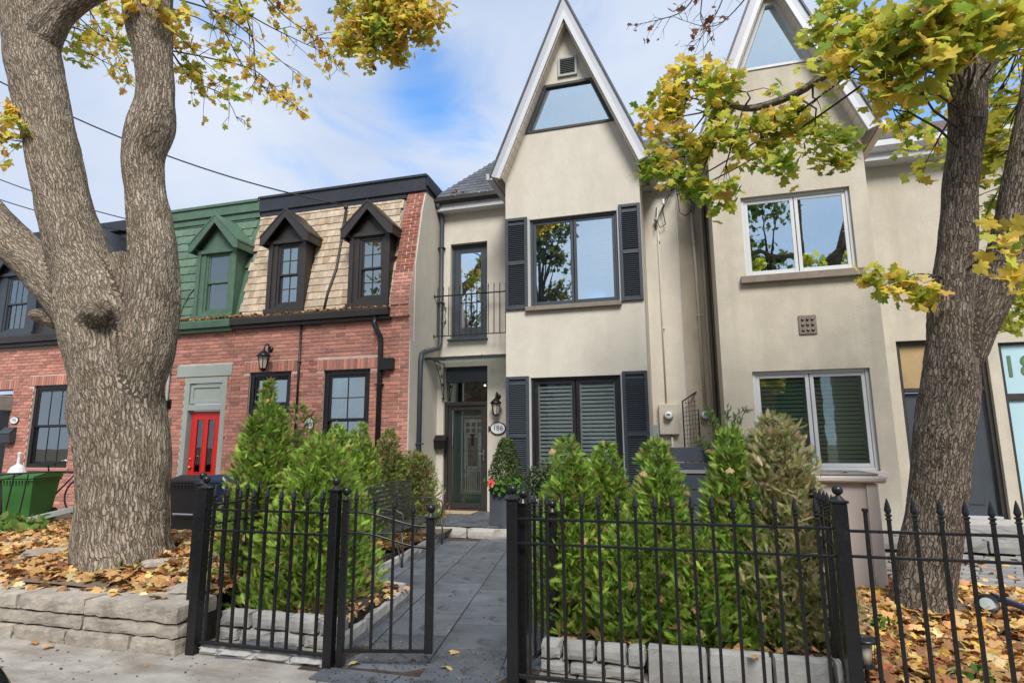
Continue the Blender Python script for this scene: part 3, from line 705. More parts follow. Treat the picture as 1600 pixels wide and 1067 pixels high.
while z < 6.7:
    y = prof_y(z); a = math.atan2(prof_y(z+.05)-prof_y(z-.05), .1) if z > 4.3 else 0
    xs = [(-5.128, 0), (-4.93, 0)] if k % 2 == 0 else [(-5.172, 1), (-5.03, 0), (-4.883, 1)]
    for x, hf in xs:
        me = ((hb2 if z > 4.8 else hb) if hf else (bme2 if z > 4.8 else bme)); 
        if 3.9 < z < 4.3 and k % 3 == 0: y2 = y-.02
        else: y2 = y
        piece('brick', me, pw, (x, y2+random.uniform(-.003, .003), z), (-a, 0, 0))
    z += .0755; k += 1
roof = part('mansard', MB().prism([(MY0, 3.95), (mans(6.62), 6.62), (11.5, 6.62), (11.5, 3.95)], -8.82, -5.225, 'x'), M['wood_grey'], th)
dh = []
for (a, b, zt, za) in ((-8.10, -7.22, 5.66, 6.32), (-6.20, -5.33, 5.62, 6.27)):
    xc = (a+b)/2
    dh.append((a+.04, b-.04, lambda x, zt=zt, za=za, xc=xc: zt-.25))
shingles(th, roof, -8.80, -5.24, 4.07, 6.55, .158, [.09, .12, .15], 'shingle', dh, 290, .030)
dormer(th, -8.10, -7.22, 4.12, 5.66, 6.32, -7.90, -7.36, 4.28, 5.60, 'dark', 'dark', back=('curtain', .14))
dormer(th, -6.20, -5.33, 4.10, 5.62, 6.27, -6.00, -5.45, 4.28, 5.54, 'dark', 'dark')
gutter(th, -8.84, -5.24, 3.84, 4.06, 9.78, 'dark')
pr = MB(); pr.box(-8.84, -4.80, 10.40, 11.5, 6.60, 6.93, ch=.01); pr.box(-8.86, -4.78, 10.37, 10.402, 6.90, 6.95); pr.box(-8.8, -5.24, 10.44, 10.7, 6.50, 6.598)
part('parapet', pr, M['flash'], th)
part('parapet_cap', MB().prism([(10.43, 6.72), (10.43, 6.95), (11.45, 6.90), (11.45, 6.60)], -4.835, -4.77, 'x'), M['flash'], th)
window(th, -6.68, -5.66, 1.0, 2.92, YB+.06, 'black', 'glass_mid', 'hung', (2, 2), .10, .05, back=('curtain', .13))
part('window_sill', MB().box(-6.74, -5.60, YB-.05, YB+.1, .92, .998, ch=.006), M['black'], th)
d = part('door', MB().box(-8.28, -7.53, YB+.16, YB+.21, .25, 2.12, ch=.005), M['black'], th)
part('door_handle', MB().ball((-7.62, YB+.13, 1.15), .03), M['brass'], d, True)
part('door_frame', ring(MB(), -8.40, -7.41, .2, 2.94, YB+.05, YB+.2, .09).box(-8.31, -7.50, YB+.052, YB+.19, 2.12, 2.26, ch=.006), M['black'], th)
window(th, -8.31, -7.50, 2.262, 2.85, YB+.08, 'black', 'glass_mid', 'fixed', None, .04, .03, name='transom')

# ------------------------------------------------------------------ green mansard brick house
gh = thing('brick_house', 'red brick terrace house with green mansard and bright red door behind the big maple', 'house', (-10.2, YB, 0))
GX0 = -11.7
holes = [(-9.99, -8.93, .15, 2.88), (-11.6, -10.75, .9, 2.88)]
wl = part('wall', wall_cells(MB(), GX0, -8.825, 0, 3.92, YB+.012, YB+.3, holes), M['mortar'], gh)
bricks(gh, wl, GX0, -8.83, .02, 3.90, YB, [(-10.2, -8.80+.0, 2.90, 3.14), (-11.7, -10.62, 2.90, 3.14)]+holes, [], 290)
for a, b in ((-10.22, -8.83), (-11.7, -10.62)): part('lintel', MB().box(a, b, YB-.012, YB+.1, 2.90, 3.14, ch=.006), M['sage'], gh)
roof = part('mansard', MB().prism([(MY0, 3.95), (mans(6.62), 6.62), (11.5, 6.62), (11.5, 3.95)], GX0, -8.825, 'x'), M['green'], gh)
shingles(gh, roof, GX0+.02, -8.83, 4.07, 6.5, .20, [.28, .32, .25], 'green_sh', [(-9.88, -8.98, lambda x: 5.35)], 290, .012)
dormer(gh, -9.93, -8.93, 4.10, 5.62, 6.40, -9.72, -9.08, 4.26, 5.58, 'green', 'green', mun=None, back=('curtain', .1), fm='green', sash='green')
gutter(gh, GX0, -8.845, 3.82, 4.06, 9.78, 'green')
pr = MB(); pr.box(GX0, -8.845, 10.40, 11.5, 6.64, 6.90, ch=.01); pr.box(GX0, -8.865, 10.37, 10.402, 6.86, 6.92); pr.box(GX0, -8.83, 10.44, 10.7, 6.50, 6.638)
part('parapet', pr, M['green'], gh)
part('door_frame', ring(MB(), -9.99, -8.93, .15, 2.88, YB+.0, YB+.16, .12).box(-9.87, -9.05, YB+.002, YB+.15, 2.20, 2.32, ch=.005), M['sage'], gh)
tp = part('transom_panel', ring(MB(), -9.86, -9.06, 2.34, 2.74, YB+.03, YB+.07, .07), M['sage'], gh)
part('panel', MB().box(-9.80, -9.12, YB+.055, YB+.08, 2.40, 2.69), M['sage'], tp)
d = MB(); d.box(-9.83, -9.09, YB+.115, YB+.16, .2, 2.19, ch=.004)
wall_cells(d, -9.83, -9.09, .2, 2.19, YB+.09, YB+.1149, [(-9.68, -9.52, .95, 2.02), (-9.40, -9.24, .95, 2.02), (-9.66, -9.26, .35, .68)])
d.box(-9.64, -9.28, YB+.10, YB+.114, .38, .65, ch=.006)
rd = part('door', d, M['red'], gh, label='bright red front door with two narrow panes')
for a, b in ((-9.68, -9.52), (-9.40, -9.24)):
    part('pane', MB().box(a+.01, b-.01, YB+.100, YB+.108, .96, 2.01), M['glass_gr'], rd); part('pane_trim', ring(MB(), a-.012, b+.012, .938, 2.032, YB+.08, YB+.0899, .018), M['red'], rd)
part('mail_slot', MB().box(-9.56, -9.36, YB+.078, YB+.0895, .75, .82, ch=.004), M['steel'], rd)
part('door_handle', MB().ball((-9.76, YB+.06, 1.05), .03).ball((-9.76, YB+.065, 1.22), .02).tube([(-9.76, YB+.06, 1.05), (-9.76, YB+.09, 1.05)], .012), M['brass'], rd, True)
window(gh, -11.6, -10.75, .9, 2.88, YB+.05, 'sage', 'glass_mid', 'hung', (2, 1), .08, .05, back=('blind', .13))

# ------------------------------------------------------------------ dark mansard brick house, far left
kh = thing('brick_house', 'red brick house with black mansard and slate-blue dormers at the far left edge', 'house', (-14.8, YB, 0))
KX0, KX1 = -18.6, GX0-.005
holes = [(-16.1, -14.93, .2, 2.80), (-14.30, -13.02, 1.02, 2.86)]
wl = part('wall', wall_cells(MB(), KX0, KX1, 0, 3.92, YB+.012, YB+.3, holes), M['mortar'], kh)
bricks(kh, wl, KX0, KX1, .02, 3.78, YB, holes, [(-14.45, -12.87, 2.86, 3.08), (-16.25, -14.78, 2.80, 3.02)], 290)
roof = part('mansard', MB().prism([(MY0, 3.95), (mans(6.62), 6.62), (11.5, 6.62), (11.5, 3.95)], KX0, KX1, 'x'), M['dark'], kh)
for (a, b) in ((-15.95, -14.55), (-13.3, -12.0)):
    dormer(kh, a, b, 4.05, 5.62, 6.42, a+.34, b-.30, 4.18, 5.56, 'slatebl', 'flash', mun=(3, 1), back=('curtain', .12), fm='slatebl', over=.2)
gutter(kh, KX0, KX1-.02, 3.78, 4.04, 9.78, 'dark')
pr = MB(); pr.box(KX0, KX1-.02, 10.40, 11.5, 6.60, 6.86, ch=.01); part('parapet', pr, M['flash'], kh)
window(kh, -14.30, -13.02, 1.02, 2.86, YB+.06, 'black', 'glass_mid', 'hung', (3, 1), .09, .05, slats=(.045, .5, 'blind', .06))
part('door', MB().box(-16.0, -15.02, YB+.14, YB+.2, .25, 2.7, ch=.005), M['black'], kh)
part('window_sill', MB().box(-14.38, -12.94, YB-.04, YB+.1, .95, 1.018, ch=.006), M['brick'], kh)

# ------------------------------------------------------------------ gabled stucco houses
def gable_house(root, X0, X1, AZ, m, wins, side_m=None, eave=6.35, y=10.0, recess=11.2):
    """bay with a steep gable: wall, rake boards, soffit planks, roof"""
    xc = (X0+X1)/2; hwid = (X1-X0)/2; sl = (AZ-eave)/hwid
    hw = lambda z: hwid*(AZ-z)/(AZ-eave)
    gz0, gz1 = wins['g']
    w = MB(); wall_cells(w, X0, X1, 0, eave, y, y+.25, wins['holes'])
    w.prism([(X0, eave), (X1, eave), (xc+hw(gz0), gz0), (xc-hw(gz0), gz0)], y, y+.25)
    w.prism([(xc-hw(gz1), gz1), (xc+hw(gz1), gz1), (xc, AZ)], y, y+.25)
    w.box(X0, X0+.25, y+.25, recess+3.5, 0, eave); w.box(X1-.25, X1, y+.25, recess+3.5, 0, eave)
    wl = part('wall', w, M[m], root)
    # trapezoid gable window
    def trap(d, za, zb): return [(xc-hw(za)+d, za), (xc+hw(za)-d, za), (xc+hw(zb)-d*.9, zb), (xc-hw(zb)+d*.9, zb)]
    fr = MB(); o_, i_ = trap(.0, gz0, gz1), trap(.075, gz0+.045, gz1-.05)
    for q in range(4):
        a, b, c, d_ = o_[q], o_[(q+1) % 4], i_[(q+1) % 4], i_[q]
        fr.prism([a, b, c, d_], y-.02, y+.08)
    gw = part('gable_window', fr, M[wins['gf']], root)
    part('pane', MB().prism(i_, y+.04, y+.046), M['glass_hi'], gw)
    part('room_lining', MB().prism(o_, y+.55, y+.6), M[wins.get('gback', 'curtain')], gw)
    inn = MB(); bx = .40*hw(gz0)
    ring(inn, xc-bx, xc+bx*1.05, gz0+.0, gz0+.60*(gz1-gz0), y+.30, y+.34, .035); inn.box(xc-.018, xc+.018, y+.305, y+.335, gz0+.04, gz0+.56*(gz1-gz0)); part('inner_frame', inn, M['white'], gw)
    # roof slopes, overhanging the front
    yo = y-.27; R0 = AZ+.50; ov = .17
    oa = (xc, R0); sl2 = (R0-(eave+.02))/(hwid+ov+.0)
    ol, orr = (X0-ov-.03, eave+.02), (X1+ov+.03, eave+.02)
    ia = (xc, R0-.40)
    def off(p, dx, dz): return (p[0]+dx, p[1]+dz)
    rf = MB(); fg = MB(); fw = MB(); so_ = MB()
    dirL = Vector((ol[0]-xc, ol[1]-R0)).normalized(); nL = Vector((dirL.y, -dirL.x)); nL = nL if nL.y > 0 else -nL
    for s in (-1, 1):
        tip = (xc+s*(xc-ol[0]), ol[1])
        def q(t0, t1, e0=0, e1=0):        # strip parallel to the rake, t measured inward (perpendicular)
            dd = Vector((tip[0]-xc, tip[1]-R0)).normalized(); nn = Vector((-dd.y*s, dd.x*s)); nn = nn if nn.y < 0 else -nn
            k0, k1 = t0/abs(dd.x), t1/abs(dd.x)
            return [(xc, R0-k0), (tip[0]-dd.x*0, tip[1]-k0*0+0*nn.y) if t0 == 0 else (tip[0]+nn.x*t0, tip[1]+nn.y*t0), (tip[0]+nn.x*t1, tip[1]+nn.y*t1), (xc, R0-k1)]
        rf.prism(q(-.03, .0), yo-.03, recess+3.6); fg.prism(q(.001, .125), yo, yo+.03); fw.prism(q(.11, .186), yo-.018, yo+.035)
        so_.prism(q(.022, .05), yo+.036, recess+3.5)
        # soffit planks across the overhang
        dd = Vector((tip[0]-xc, tip[1]-R0)); ln = dd.length; dd.normalize(); nn = Vector((-dd.y*s, dd.x*s)); nn = nn if nn.y < 0 else -nn
        n = int(ln/.16)
        for i in range(2, n):
            a = Vector((xc, R0))+dd*(i*.16+.004)+nn*.188; b = a+dd*.152
            if nn.x*s > 0: pass
            me = MB().prism([tuple(a), tuple(b), tuple(b+nn*.012), tuple(a+nn*.012)], yo+.036, y-.002)
            part('soffit_board', me, M['soffit'], wl)
        e0 = tip[0]; 
        bx_ = MB().prism([(e0-s*.02, tip[1]+.06), (e0+s*.10, tip[1]+.07), (e0+s*.09, tip[1]-.05), (e0-s*.02, tip[1]-.06)], yo+.02, recess+.2); part('gutter', bx_, M['soffit' if m == 'taupe' else 'whitegrey'], root)
    part('roof', rf, M['slate'], root); part('rake_board', fg, M['whitegrey'], root); part('rake_moulding', fw, M['white'], root); part('soffit', so_, M['soffit'], root)
    return wl

# ---- cream house number 186
ch = thing('gabled_house', 'cream stucco house with steep white-edged gable, dark shutters and black entry door', 'house', (-1.75, 10, 0))
LO = (-2.53, -.97, .62, 2.63); UPW = (-2.52, -.93, 3.90, 5.55)
gable_house(ch, -2.98, -.52, 9.30, 'cream', dict(holes=[LO, UPW], g=(7.26, 8.19), gf='dark', gback='blind'))
UD = (-4.56, -3.74, 3.62, 5.68); DO = (-4.67, -3.73, .19, 3.05)
w = MB(); wall_cells(w, -4.815, -2.982, 0, 6.62, 11.2, 11.45, [UD, DO]); wall_cells(w, -.518, .09, 0, 6.62, 11.2, 11.45, [])
part('recessed_wall', w, M['cream'], ch)
# rendered flank of the party wall
part('flank_wall', MB().prism([(9.93, 0), (9.90, 3.4), (10.06, 3.42), (10.06, 4.95), (10.30, 6.1), (10.52, 6.74), (11.43, 6.70), (11.43, 0)], -4.834, -4.815, 'x'), M['cream'], ch)
window(ch, *LO, 10.05, 'black', 'glass_lo', 'casement', None, .05, .06, slats=(.068, .85, 'blind', .06), room_m='room_w', rdep=1.0)
window(ch, *UPW, 10.05, 'slatebl', 'glass_hi', 'casement', None, .05, .05, slats=(.05, 1.30, 'blind', .05))
part('window_sill', MB().box(-2.60, -.90, 9.92, 10.05, 3.82, 3.898, ch=.006), M['sill'], ch)
for a, b, c, d in ((-2.555, -2.533, .6, 2.66), (-.967, -.945, .6, 2.66), (-2.545, -2.522, 3.90, 5.57), (-.928, -.905, 3.90, 5.57)): part('window_trim', MB().box(a, b, 9.985, 10.03, c, d), M['whitegrey'], ch)
def shutter(x0, x1, z0, z1):
    s = part('shutter', ring(MB(), x0, x1, z0, z1, 9.955, 9.997, .055, wb=.07).box(x0+.056, x1-.056, 9.957, 9.995, (z0+z1)/2-.035, (z0+z1)/2+.035, ch=.003), M['slatebl'], ch)
    n = int((z1-z0-.16)/.036); me = MB().box(-(x1-x0)/2+.056, (x1-x0)/2-.056, -.014, .014, -.003, .003).mesh('louvre', M['slatebl'])
    part('shutter_back', MB().box(x0+.05, x1-.05, 9.988, 9.996, z0+.05, z1-.05), M['slatebl'], s)
    for i in range(n):
        z = z0+.085+i*.036
        if abs(z-(z0+z1)/2) > .045: piece('louvre', me, s, ((x0+x1)/2, 9.976, z), (.75, 0, 0))
for q in ((-2.975, -2.56, 3.87, 5.60), (-.90, -.525, 3.89, 5.63), (-2.975, -2.56, .60, 2.66), (-.94, -.525, .60, 2.68)): shutter(*q)
v = part('gable_vent', ring(MB(), -1.93, -1.56, 8.30, 8.70, 9.955, 9.998, .045), M['meter'], ch)
part('vent_back', MB().box(-1.90, -1.59, 9.99, 9.998, 8.33, 8.67), M['room'], v)
for i in range(8): part('louvre', MB().box(-.145, .145, -.018, .018, -.004, .004, M=Matrix.Translation((-1.745, 9.975, 8.37+i*.037)) @ Matrix.Rotation(.6, 4, 'X')), M['meter'], v)
# balcony door
d = part('balcony_door', ring(MB(), UD[0], UD[1], UD[2], UD[3], 11.30, 11.38, .06), M['slatebl'], ch)
part('door_leaf', ring(MB(), UD[0]+.062, UD[1]-.062, UD[2]+.062, UD[3]-.062, 11.315, 11.365, .12, wb=.2), M['slatebl'], d)
part('pane', MB().box(UD[0]+.17, UD[1]-.17, 11.335, 11.341, UD[2]+.25, UD[3]-.17), M['glass_hi'], d)
part('door_handle', MB().box(-3.94, -3.915, 11.29, 11.312, 4.42, 4.62, ch=.004).tube([(-3.928, 11.30, 4.52), (-3.928, 11.25, 4.52), (-4.03, 11.25, 4.52)], .009), M['steel'], d)
room(d, UD[0]+.1, UD[1]-.1, UD[2]+.1, UD[3]-.1, 11.37, .8, M['room'])
part('door_sill', MB().box(UD[0]-.02, UD[1]+.02, 11.10, 11.3, UD[2]-.045, UD[2]-.002, ch=.005), M['slatebl'], ch)
# entry: panel, transom, storm door, leaded inner door
en = part('entry_frame', MB().box(DO[0], DO[0]+.07, 11.26, 11.40, .19, 2.26, ch=.005).box(DO[1]-.07, DO[1], 11.26, 11.40, .19, 2.26, ch=.005).box(DO[0], DO[1], 11.25, 11.40, 2.262, 2.335, ch=.005).box(DO[0]+.071, DO[1]-.071, 11.26, 11.40, .19, .235, ch=.004), M['dark'], ch)
part('transom_panel', MB().box(DO[0]+.03, DO[1], 11.27, 11.34, 2.73, 3.045, ch=.004), M['slatebl'], en)
part('pane', MB().box(DO[0]+.05, DO[1]-.01, 11.33, 11.336, 2.34, 2.725), M['glass_mid'], en)
sd_ = part('storm_door', ring(MB(), DO[0]+.073, DO[1]-.073, .24, 2.255, 11.285, 11.32, .085, wb=.10), M['dark'], ch)
part('pane', MB().box(DO[0]+.15, DO[1]-.15, 11.30, 11.304, .33, 2.175), M['glass_lo'], sd_)
part('door_handle', MB().box(-3.845, -3.815, 11.262, 11.284, 1.16, 1.38, ch=.005).tube([(-3.83, 11.27, 1.30), (-3.83, 11.23, 1.30), (-3.94, 11.225, 1.305)], .010), M['steel'], sd_)
idr = MB(); wall_cells(idr, DO[0]+.12, DO[1]-.08, .22, 2.22, 11.42, 11.46, [(-4.34, -3.90, .52, 2.04)])
idd = part('inner_door', idr, M['doorgreen'], ch)
part('glass_frame', ring(MB(), -4.36, -3.88, .50, 2.06, 11.395, 11.419, .045), M['meter'], idd)
part('leaded_glass', MB().box(-4.34, -3.90, 11.435, 11.44, .52, 2.04), M['leadglass'], idd)
lg = MB()
for i in range(9): lg.box(-4.30+i*.045, -4.30+i*.045+.022, 11.428, 11.434, .58, .98 if i in (0, 8) else .95)
lg.box(-4.22, -4.02, 11.428, 11.434, 1.05, 1.62); lg.box(-4.18, -4.06, 11.424, 11.4275, 1.64, 1.70)
for i in range(3):
    for j in range(2): lg.box(-4.27+i*.125, -4.27+i*.125+.085, 11.428, 11.434, 1.72+j*.12, 1.80+j*.12)
part('bevelled_strip', lg, M['leadglass2'], idd)
lc = MB()
for xx in (-4.31, -4.24, -4.0, -3.93): lc.box(xx-.003, xx+.003, 11.421, 11.4235, .54, 2.02)
for zz in (1.0, 1.35, 1.68): lc.box(-4.33, -3.91, 11.4205, 11.4232, zz-.003, zz+.003)
lc.box(-4.15, -4.09, 11.4215, 11.4233, 1.45, 1.68); part('lead_line', lc, M['dark'], idd)
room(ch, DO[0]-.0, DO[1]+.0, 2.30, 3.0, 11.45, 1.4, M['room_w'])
# canopy slab over the door and its scroll bracket
cn = part('canopy', MB().box(-4.80, -2.985, 10.535, 10.56, 3.12, 3.165, ch=.003), M['dark'], ch)
part('glass_sheet', MB().box(-4.79, -2.99, 10.5605, 11.198, 3.15, 3.158), M['glass_lo'], cn)
br = MB(); bx = -4.66
br.tube([(bx, 10.65, 3.11), (bx, 11.17, 3.11)], .010, 6); br.tube([(bx, 11.17, 3.12), (bx, 11.17, 2.42)], .010, 6); br.tube([(bx, 10.68, 3.10), (bx, 10.85, 2.95), (bx, 11.0, 2.75), (bx, 11.10, 2.5), (bx, 11.15, 2.42)], .008, 6)
for cy_, cz_, r_, a0 in ((10.95, 2.99, .07, 0), (11.06, 2.84, .05, 1), (11.11, 2.68, .035, 2)):
    br.tube([(bx, cy_+r_*(1-i/26)*math.cos(a0+i*.5), cz_+r_*(1-i/26)*math.sin(a0+i*.5)) for i in range(22)], .006, 5)
br.ball((bx, 11.15, 2.40), .03)
part('scroll_bracket', br, M['iron'], cn, True)
# eaves left and right of the bay, gutters, main roof
ev = MB(); ev.box(-4.81, -2.985, 10.98, 11.45, 6.36, 6.56, ch=.006); ev.box(-.515, .09, 10.98, 11.45, 6.36, 6.56, ch=.006); part('fascia', ev, M['white'], ch)
gt = MB(); gt.prism([(10.86, 6.62), (10.86, 6.54), (10.90, 6.50), (10.98, 6.50), (10.98, 6.62)], -4.83, -3.0, 'x'); part('gutter', gt, M['dark'], ch)
gt = MB(); gt.prism([(10.86, 6.62), (10.86, 6.54), (10.90, 6.50), (10.98, 6.50), (10.98, 6.62)], -.50, .56, 'x'); part('gutter', gt, M['soffit'], ch)
rp = MB().add([(-4.84, 10.9, 6.62), (.6, 10.9, 6.62), (.6, 12.35, 8.05), (-3.9, 12.35, 8.05), (-3.9, 14.5, 8.05), (-4.84, 14.5, 6.62), (.6, 14.5, 8.05)], [(0, 1, 2, 3), (0, 3, 4, 5), (3, 2, 6, 4)])
rf = part('main_roof', rp, M['slate'], ch)
sa = math.atan2(1.43, 1.45); tile = [MB().box(-w/2, w/2, 0, .22, 0, .010).mesh('roof_slate', M['slate']) for w in (.17, .20, .23)]
for r in range(12):
    zz = 6.63+r*.118; yy = 10.9+(zz-6.62)*1.014; x = -4.84+(zz-6.62)*.66; x1 = -3.05
    while x < x1:
        k = random.randrange(3); w = (.17, .20, .23)[k]; piece('roof_slate', tile[k], rf, (x+w/2, yy-.01, zz+.004), (sa-.05, 0, 0)); x += w+.004
for r in range(10):
    zz = 6.63+r*.118; yy = 10.9+(zz-6.62)*1.014; x = -.30
    while x < .55:
        k = random.randrange(3); w = (.17, .20, .23)[k]; piece('roof_slate', tile[k], rf, (x+w/2, yy-.01, zz+.004), (sa-.05, 0, 0)); x += w+.004
part('chimney', MB().box(.10, .38, 12.6, 13.0, 7.6, 8.75, ch=.01), M['brick'], ch)
# Juliet balcony railing
rl = MB(); yr = 10.98
rr = part('balcony_railing', MB().tube([(-4.82, yr, 4.50), (-2.99, yr, 4.50)], .014, 6).tube([(-4.82, yr, 3.66), (-2.99, yr, 3.66)], .010, 6).box(-4.86, -4.815, yr-.03, yr+.03, 4.46, 4.54).box(-4.86, -4.815, yr-.03, yr+.03, 3.62, 3.70), M['iron'], ch)
bm2 = MB().tube([(0, 0, 3.66), (0, 0, 4.63)], .009, 5).lathe([(.001, 4.60), (.013, 4.64), (.002, 4.71)], n=6).mesh('baluster', M['iron'])
for i in range(15): piece('baluster', bm2, rr, (-4.74+i*.122, yr, 0))
for cx_ in (-4.60, -3.985, -3.20):
    sc_ = MB()
    for s in (-1, 1):
        for (zc, r_, u) in ((4.21, .055, 1), (3.95, .055, -1)):
            sc_.tube([(cx_+s*(.012+r_*(1-i/24.)*(1-math.cos(i*.35))*.5), yr-.012, zc+u*r_*math.sin(i*.35)*(1-i/24.)) for i in range(20)], .007, 4)
        sc_.tube([(cx_, yr-.012, 4.32), (cx_+s*.05, yr-.012, 4.18), (cx_+s*.02, yr-.012, 4.08), (cx_+s*.05, yr-.012, 3.98), (cx_, yr-.012, 3.84)], .007, 4)
    part('scroll_ornament', sc_, M['iron'], rr)

# ---- taupe house on the right
rh = thing('gabled_house', 'taupe stucco house with white-framed windows and steep gable behind the right maple', 'house', (1.8, 10, 0))
RLO = (1.10, 2.76, 1.07, 2.60); RUP = (1.12, 2.75, 4.15, 5.52)
gable_house(rh, .65, 3.00, 9.30, 'taupe', dict(holes=[RLO, RUP], g=(7.80, 9.02), gf='white', gback='curtain'))
RD = (3.52, 4.80, .25, 3.16); R18 = (4.96, 7.2, .25, 3.06)
w = MB(); wall_cells(w, 3.002, 8.5, 0, 6.35, 11.2, 11.45, [RD, R18]); part('recessed_wall', w, M['taupe'], rh)
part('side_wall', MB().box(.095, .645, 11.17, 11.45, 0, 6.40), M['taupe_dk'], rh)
window(rh, *RLO, 10.06, 'white', 'glass_gr', 'casement', None, .05, .055, slats=(.065, .9, 'blind', .10), room_m='room')
window(rh, *RUP, 10.06, 'white', 'glass_hi', 'casement', None, .05, .055, room_m='room', back=('room', .3))
part('window_sill', MB().box(1.03, 2.83, 9.90, 10.06, 4.03, 4.148, ch=.006), M['sill'], rh)
part('window_sill', MB().box(1.03, 2.83, 9.92, 10.06, .98, 1.068, ch=.006), M['shed'], rh)
vb = part('carved_vent', MB().box(1.83, 2.09, 9.975, 9.998, 3.15, 3.46, ch=.01), M['sill'], rh)
vv_ = MB()
for i in range(3):
    for j in range(3): vv_.ball((1.89+i*.07, 9.972, 3.22+j*.085), .024, 6)
part('carving', vv_, M['dark'], vb)
ev = MB(); ev.box(3.03, 8.5, 10.92, 11.45, 6.30, 6.46, ch=.006); part('fascia', ev, M['white'], rh)
gt = MB(); gt.prism([(10.78, 6.60), (10.78, 6.50), (10.84, 6.43), (10.919, 6.43), (10.919, 6.60)], 3.2, 8.5, 'x'); part('gutter', gt, M['white'], rh)
rfr = part('main_roof', MB().add([(3.0, 10.84, 6.60), (8.6, 10.84, 6.60), (8.6, 13.2, 8.0), (3.0, 13.2, 8.0)], [(0, 1, 2, 3)]), M['brown_sh'], rh)
sa2 = math.atan2(1.4, 2.36); st = [MB().box(-w/2, w/2, 0, .28, 0, .008).mesh('roof_shingle', M[k]) for w, k in ((.3, 'slate'), (.3, 'brown_sh'))]
for r in range(14):
    for i in range(16):
        zz = 6.61+r*.092; yy = 10.84+(zz-6.60)*1.686
        piece('roof_shingle', st[0 if r < 4 else 1], rfr, (3.5+i*.304+(.15 if r % 2 else 0), yy-.01, zz+.004), (sa2-.03, 0, 0))
df = part('door_frame', MB().box(RD[0], RD[0]+.07, 11.28, 11.42, .25, 3.16, ch=.005).box(RD[1]-.07, RD[1], 11.28, 11.42, .25, 3.16, ch=.005).box(RD[0]+.071, RD[1]-.071, 11.28, 11.42, 3.09, 3.16, ch=.005).box(RD[0]+.071, RD[1]-.071, 11.28, 11.42, 2.30, 2.37, ch=.005), M['dark'], rh)
part('transom_panel', MB().box(RD[0]+.071, RD[1]-.071, 11.33, 11.36, 2.372, 3.088), M['tan_pan'], df)
part('door', MB().box(RD[0]+.09, RD[1]-.09, 11.36, 11.41, .30, 2.29, ch=.004).box(4.05, 4.55, 11.345, 11.359, .5, 2.1, ch=.01), M['slatebl'], rh)
part('threshold', MB().box(RD[0]+.071, RD[1]-.071, 11.25, 11.36, .28, .33, ch=.004), M['whitegrey'], df)
sf = part('shopfront', MB().box(R18[0], R18[1], 11.26, 11.34, 2.13, 2.24, ch=.005).box(R18[0], R18[0]+.06, 11.25, 11.36, .25, 3.06, ch=.004).box(R18[1]-.06, R18[1], 11.25, 11.36, .25, 3.06, ch=.004).box(R18[0]+.061, R18[1]-.061, 11.25, 11.36, 3.02, 3.058), M['dark'], rh)
part('pane', MB().box(R18[0]+.061, R18[1]-.061, 11.30, 11.31, .27, 2.128), M['frost'], sf); part('pane', MB().box(R18[0]+.061, R18[1]-.061, 11.285, 11.295, 2.242, 3.018), M['frost'], sf)
def text(name, s, size, loc, rot, m, parent, ext=.002, sx=1.0):
    c = bpy.data.curves.new('t', 'FONT'); c.body = s; c.size = size; c.extrude = ext; c.align_x = 'CENTER'; c.align_y = 'CENTER'
    o = bpy.data.objects.new('t', c); COL.objects.link(o); dg = bpy.context.evaluated_depsgraph_get()
    me = bpy.data.meshes.new_from_object(o.evaluated_get(dg)); bpy.data.objects.remove(o)
    me.materials.clear(); me.materials.append(m)
    q = bpy.data.objects.new(name, me); COL.objects.link(q); q.parent = parent; q.location = Vector(loc)-ORG[parent.name]; q.rotation_euler = rot; q.scale = (sx, 1, 1); return q
text('numerals', '18', .50, (5.24, 11.278, 2.66), (R_(90), 0, 0), M['numgreen'], sf, .004)

# ================================================================== FIXTURES
def plaque(label, c, rx, rz, txt, tsz, horiz=False, crest=True):
    t = thing('house_number_plaque', label, 'plaque', c); x, y, z = c
    Mx = Matrix.Rotation(R_(90), 4, 'X')
    def disc(rx, rz, th, yy, n=28): return MB().prism([(x+rx*math.cos(2*math.pi*i/n), z+rz*math.sin(2*math.pi*i/n)) for i in range(n)], yy-th, yy)
    part('rim', disc(rx, rz, .018, y), M['iron'], t); part('face', disc(rx*.87, rz*.84, .006, y-.018), M['plaque'], t)
    if crest:
        cx_, cz_ = (x-rx-.012, z) if horiz else (x, z+rz+.012)
        part('crest', MB().ball((cx_, y-.012, cz_), .028, 8).ball((cx_+(-.01 if horiz else .035), y-.01, cz_+(.035 if horiz else -.012)), .018, 8).ball((cx_+(-.01 if horiz else -.035), y-.01, cz_-(.035 if horiz else .012)), .018, 8), M['iron'], t, True)
    text('numerals', txt, tsz, (x, y-.026, z), (R_(90), 0, 0), M['ink'], t, .001)
plaque('white oval number plaque 186 beside the black entry door', (-3.50, 11.19, 1.79), .165, .125, '186', .14, True)
plaque('white oval number plaque 188 on brick above the cedars', (-6.93, YB-.003, 1.88), .105, .145, '188', .11)
plaque('small white oval number plaque above the dark mailbox at the far left', (-14.74, YB-.003, 2.08), .14, .09, '192', .10, crest=False)
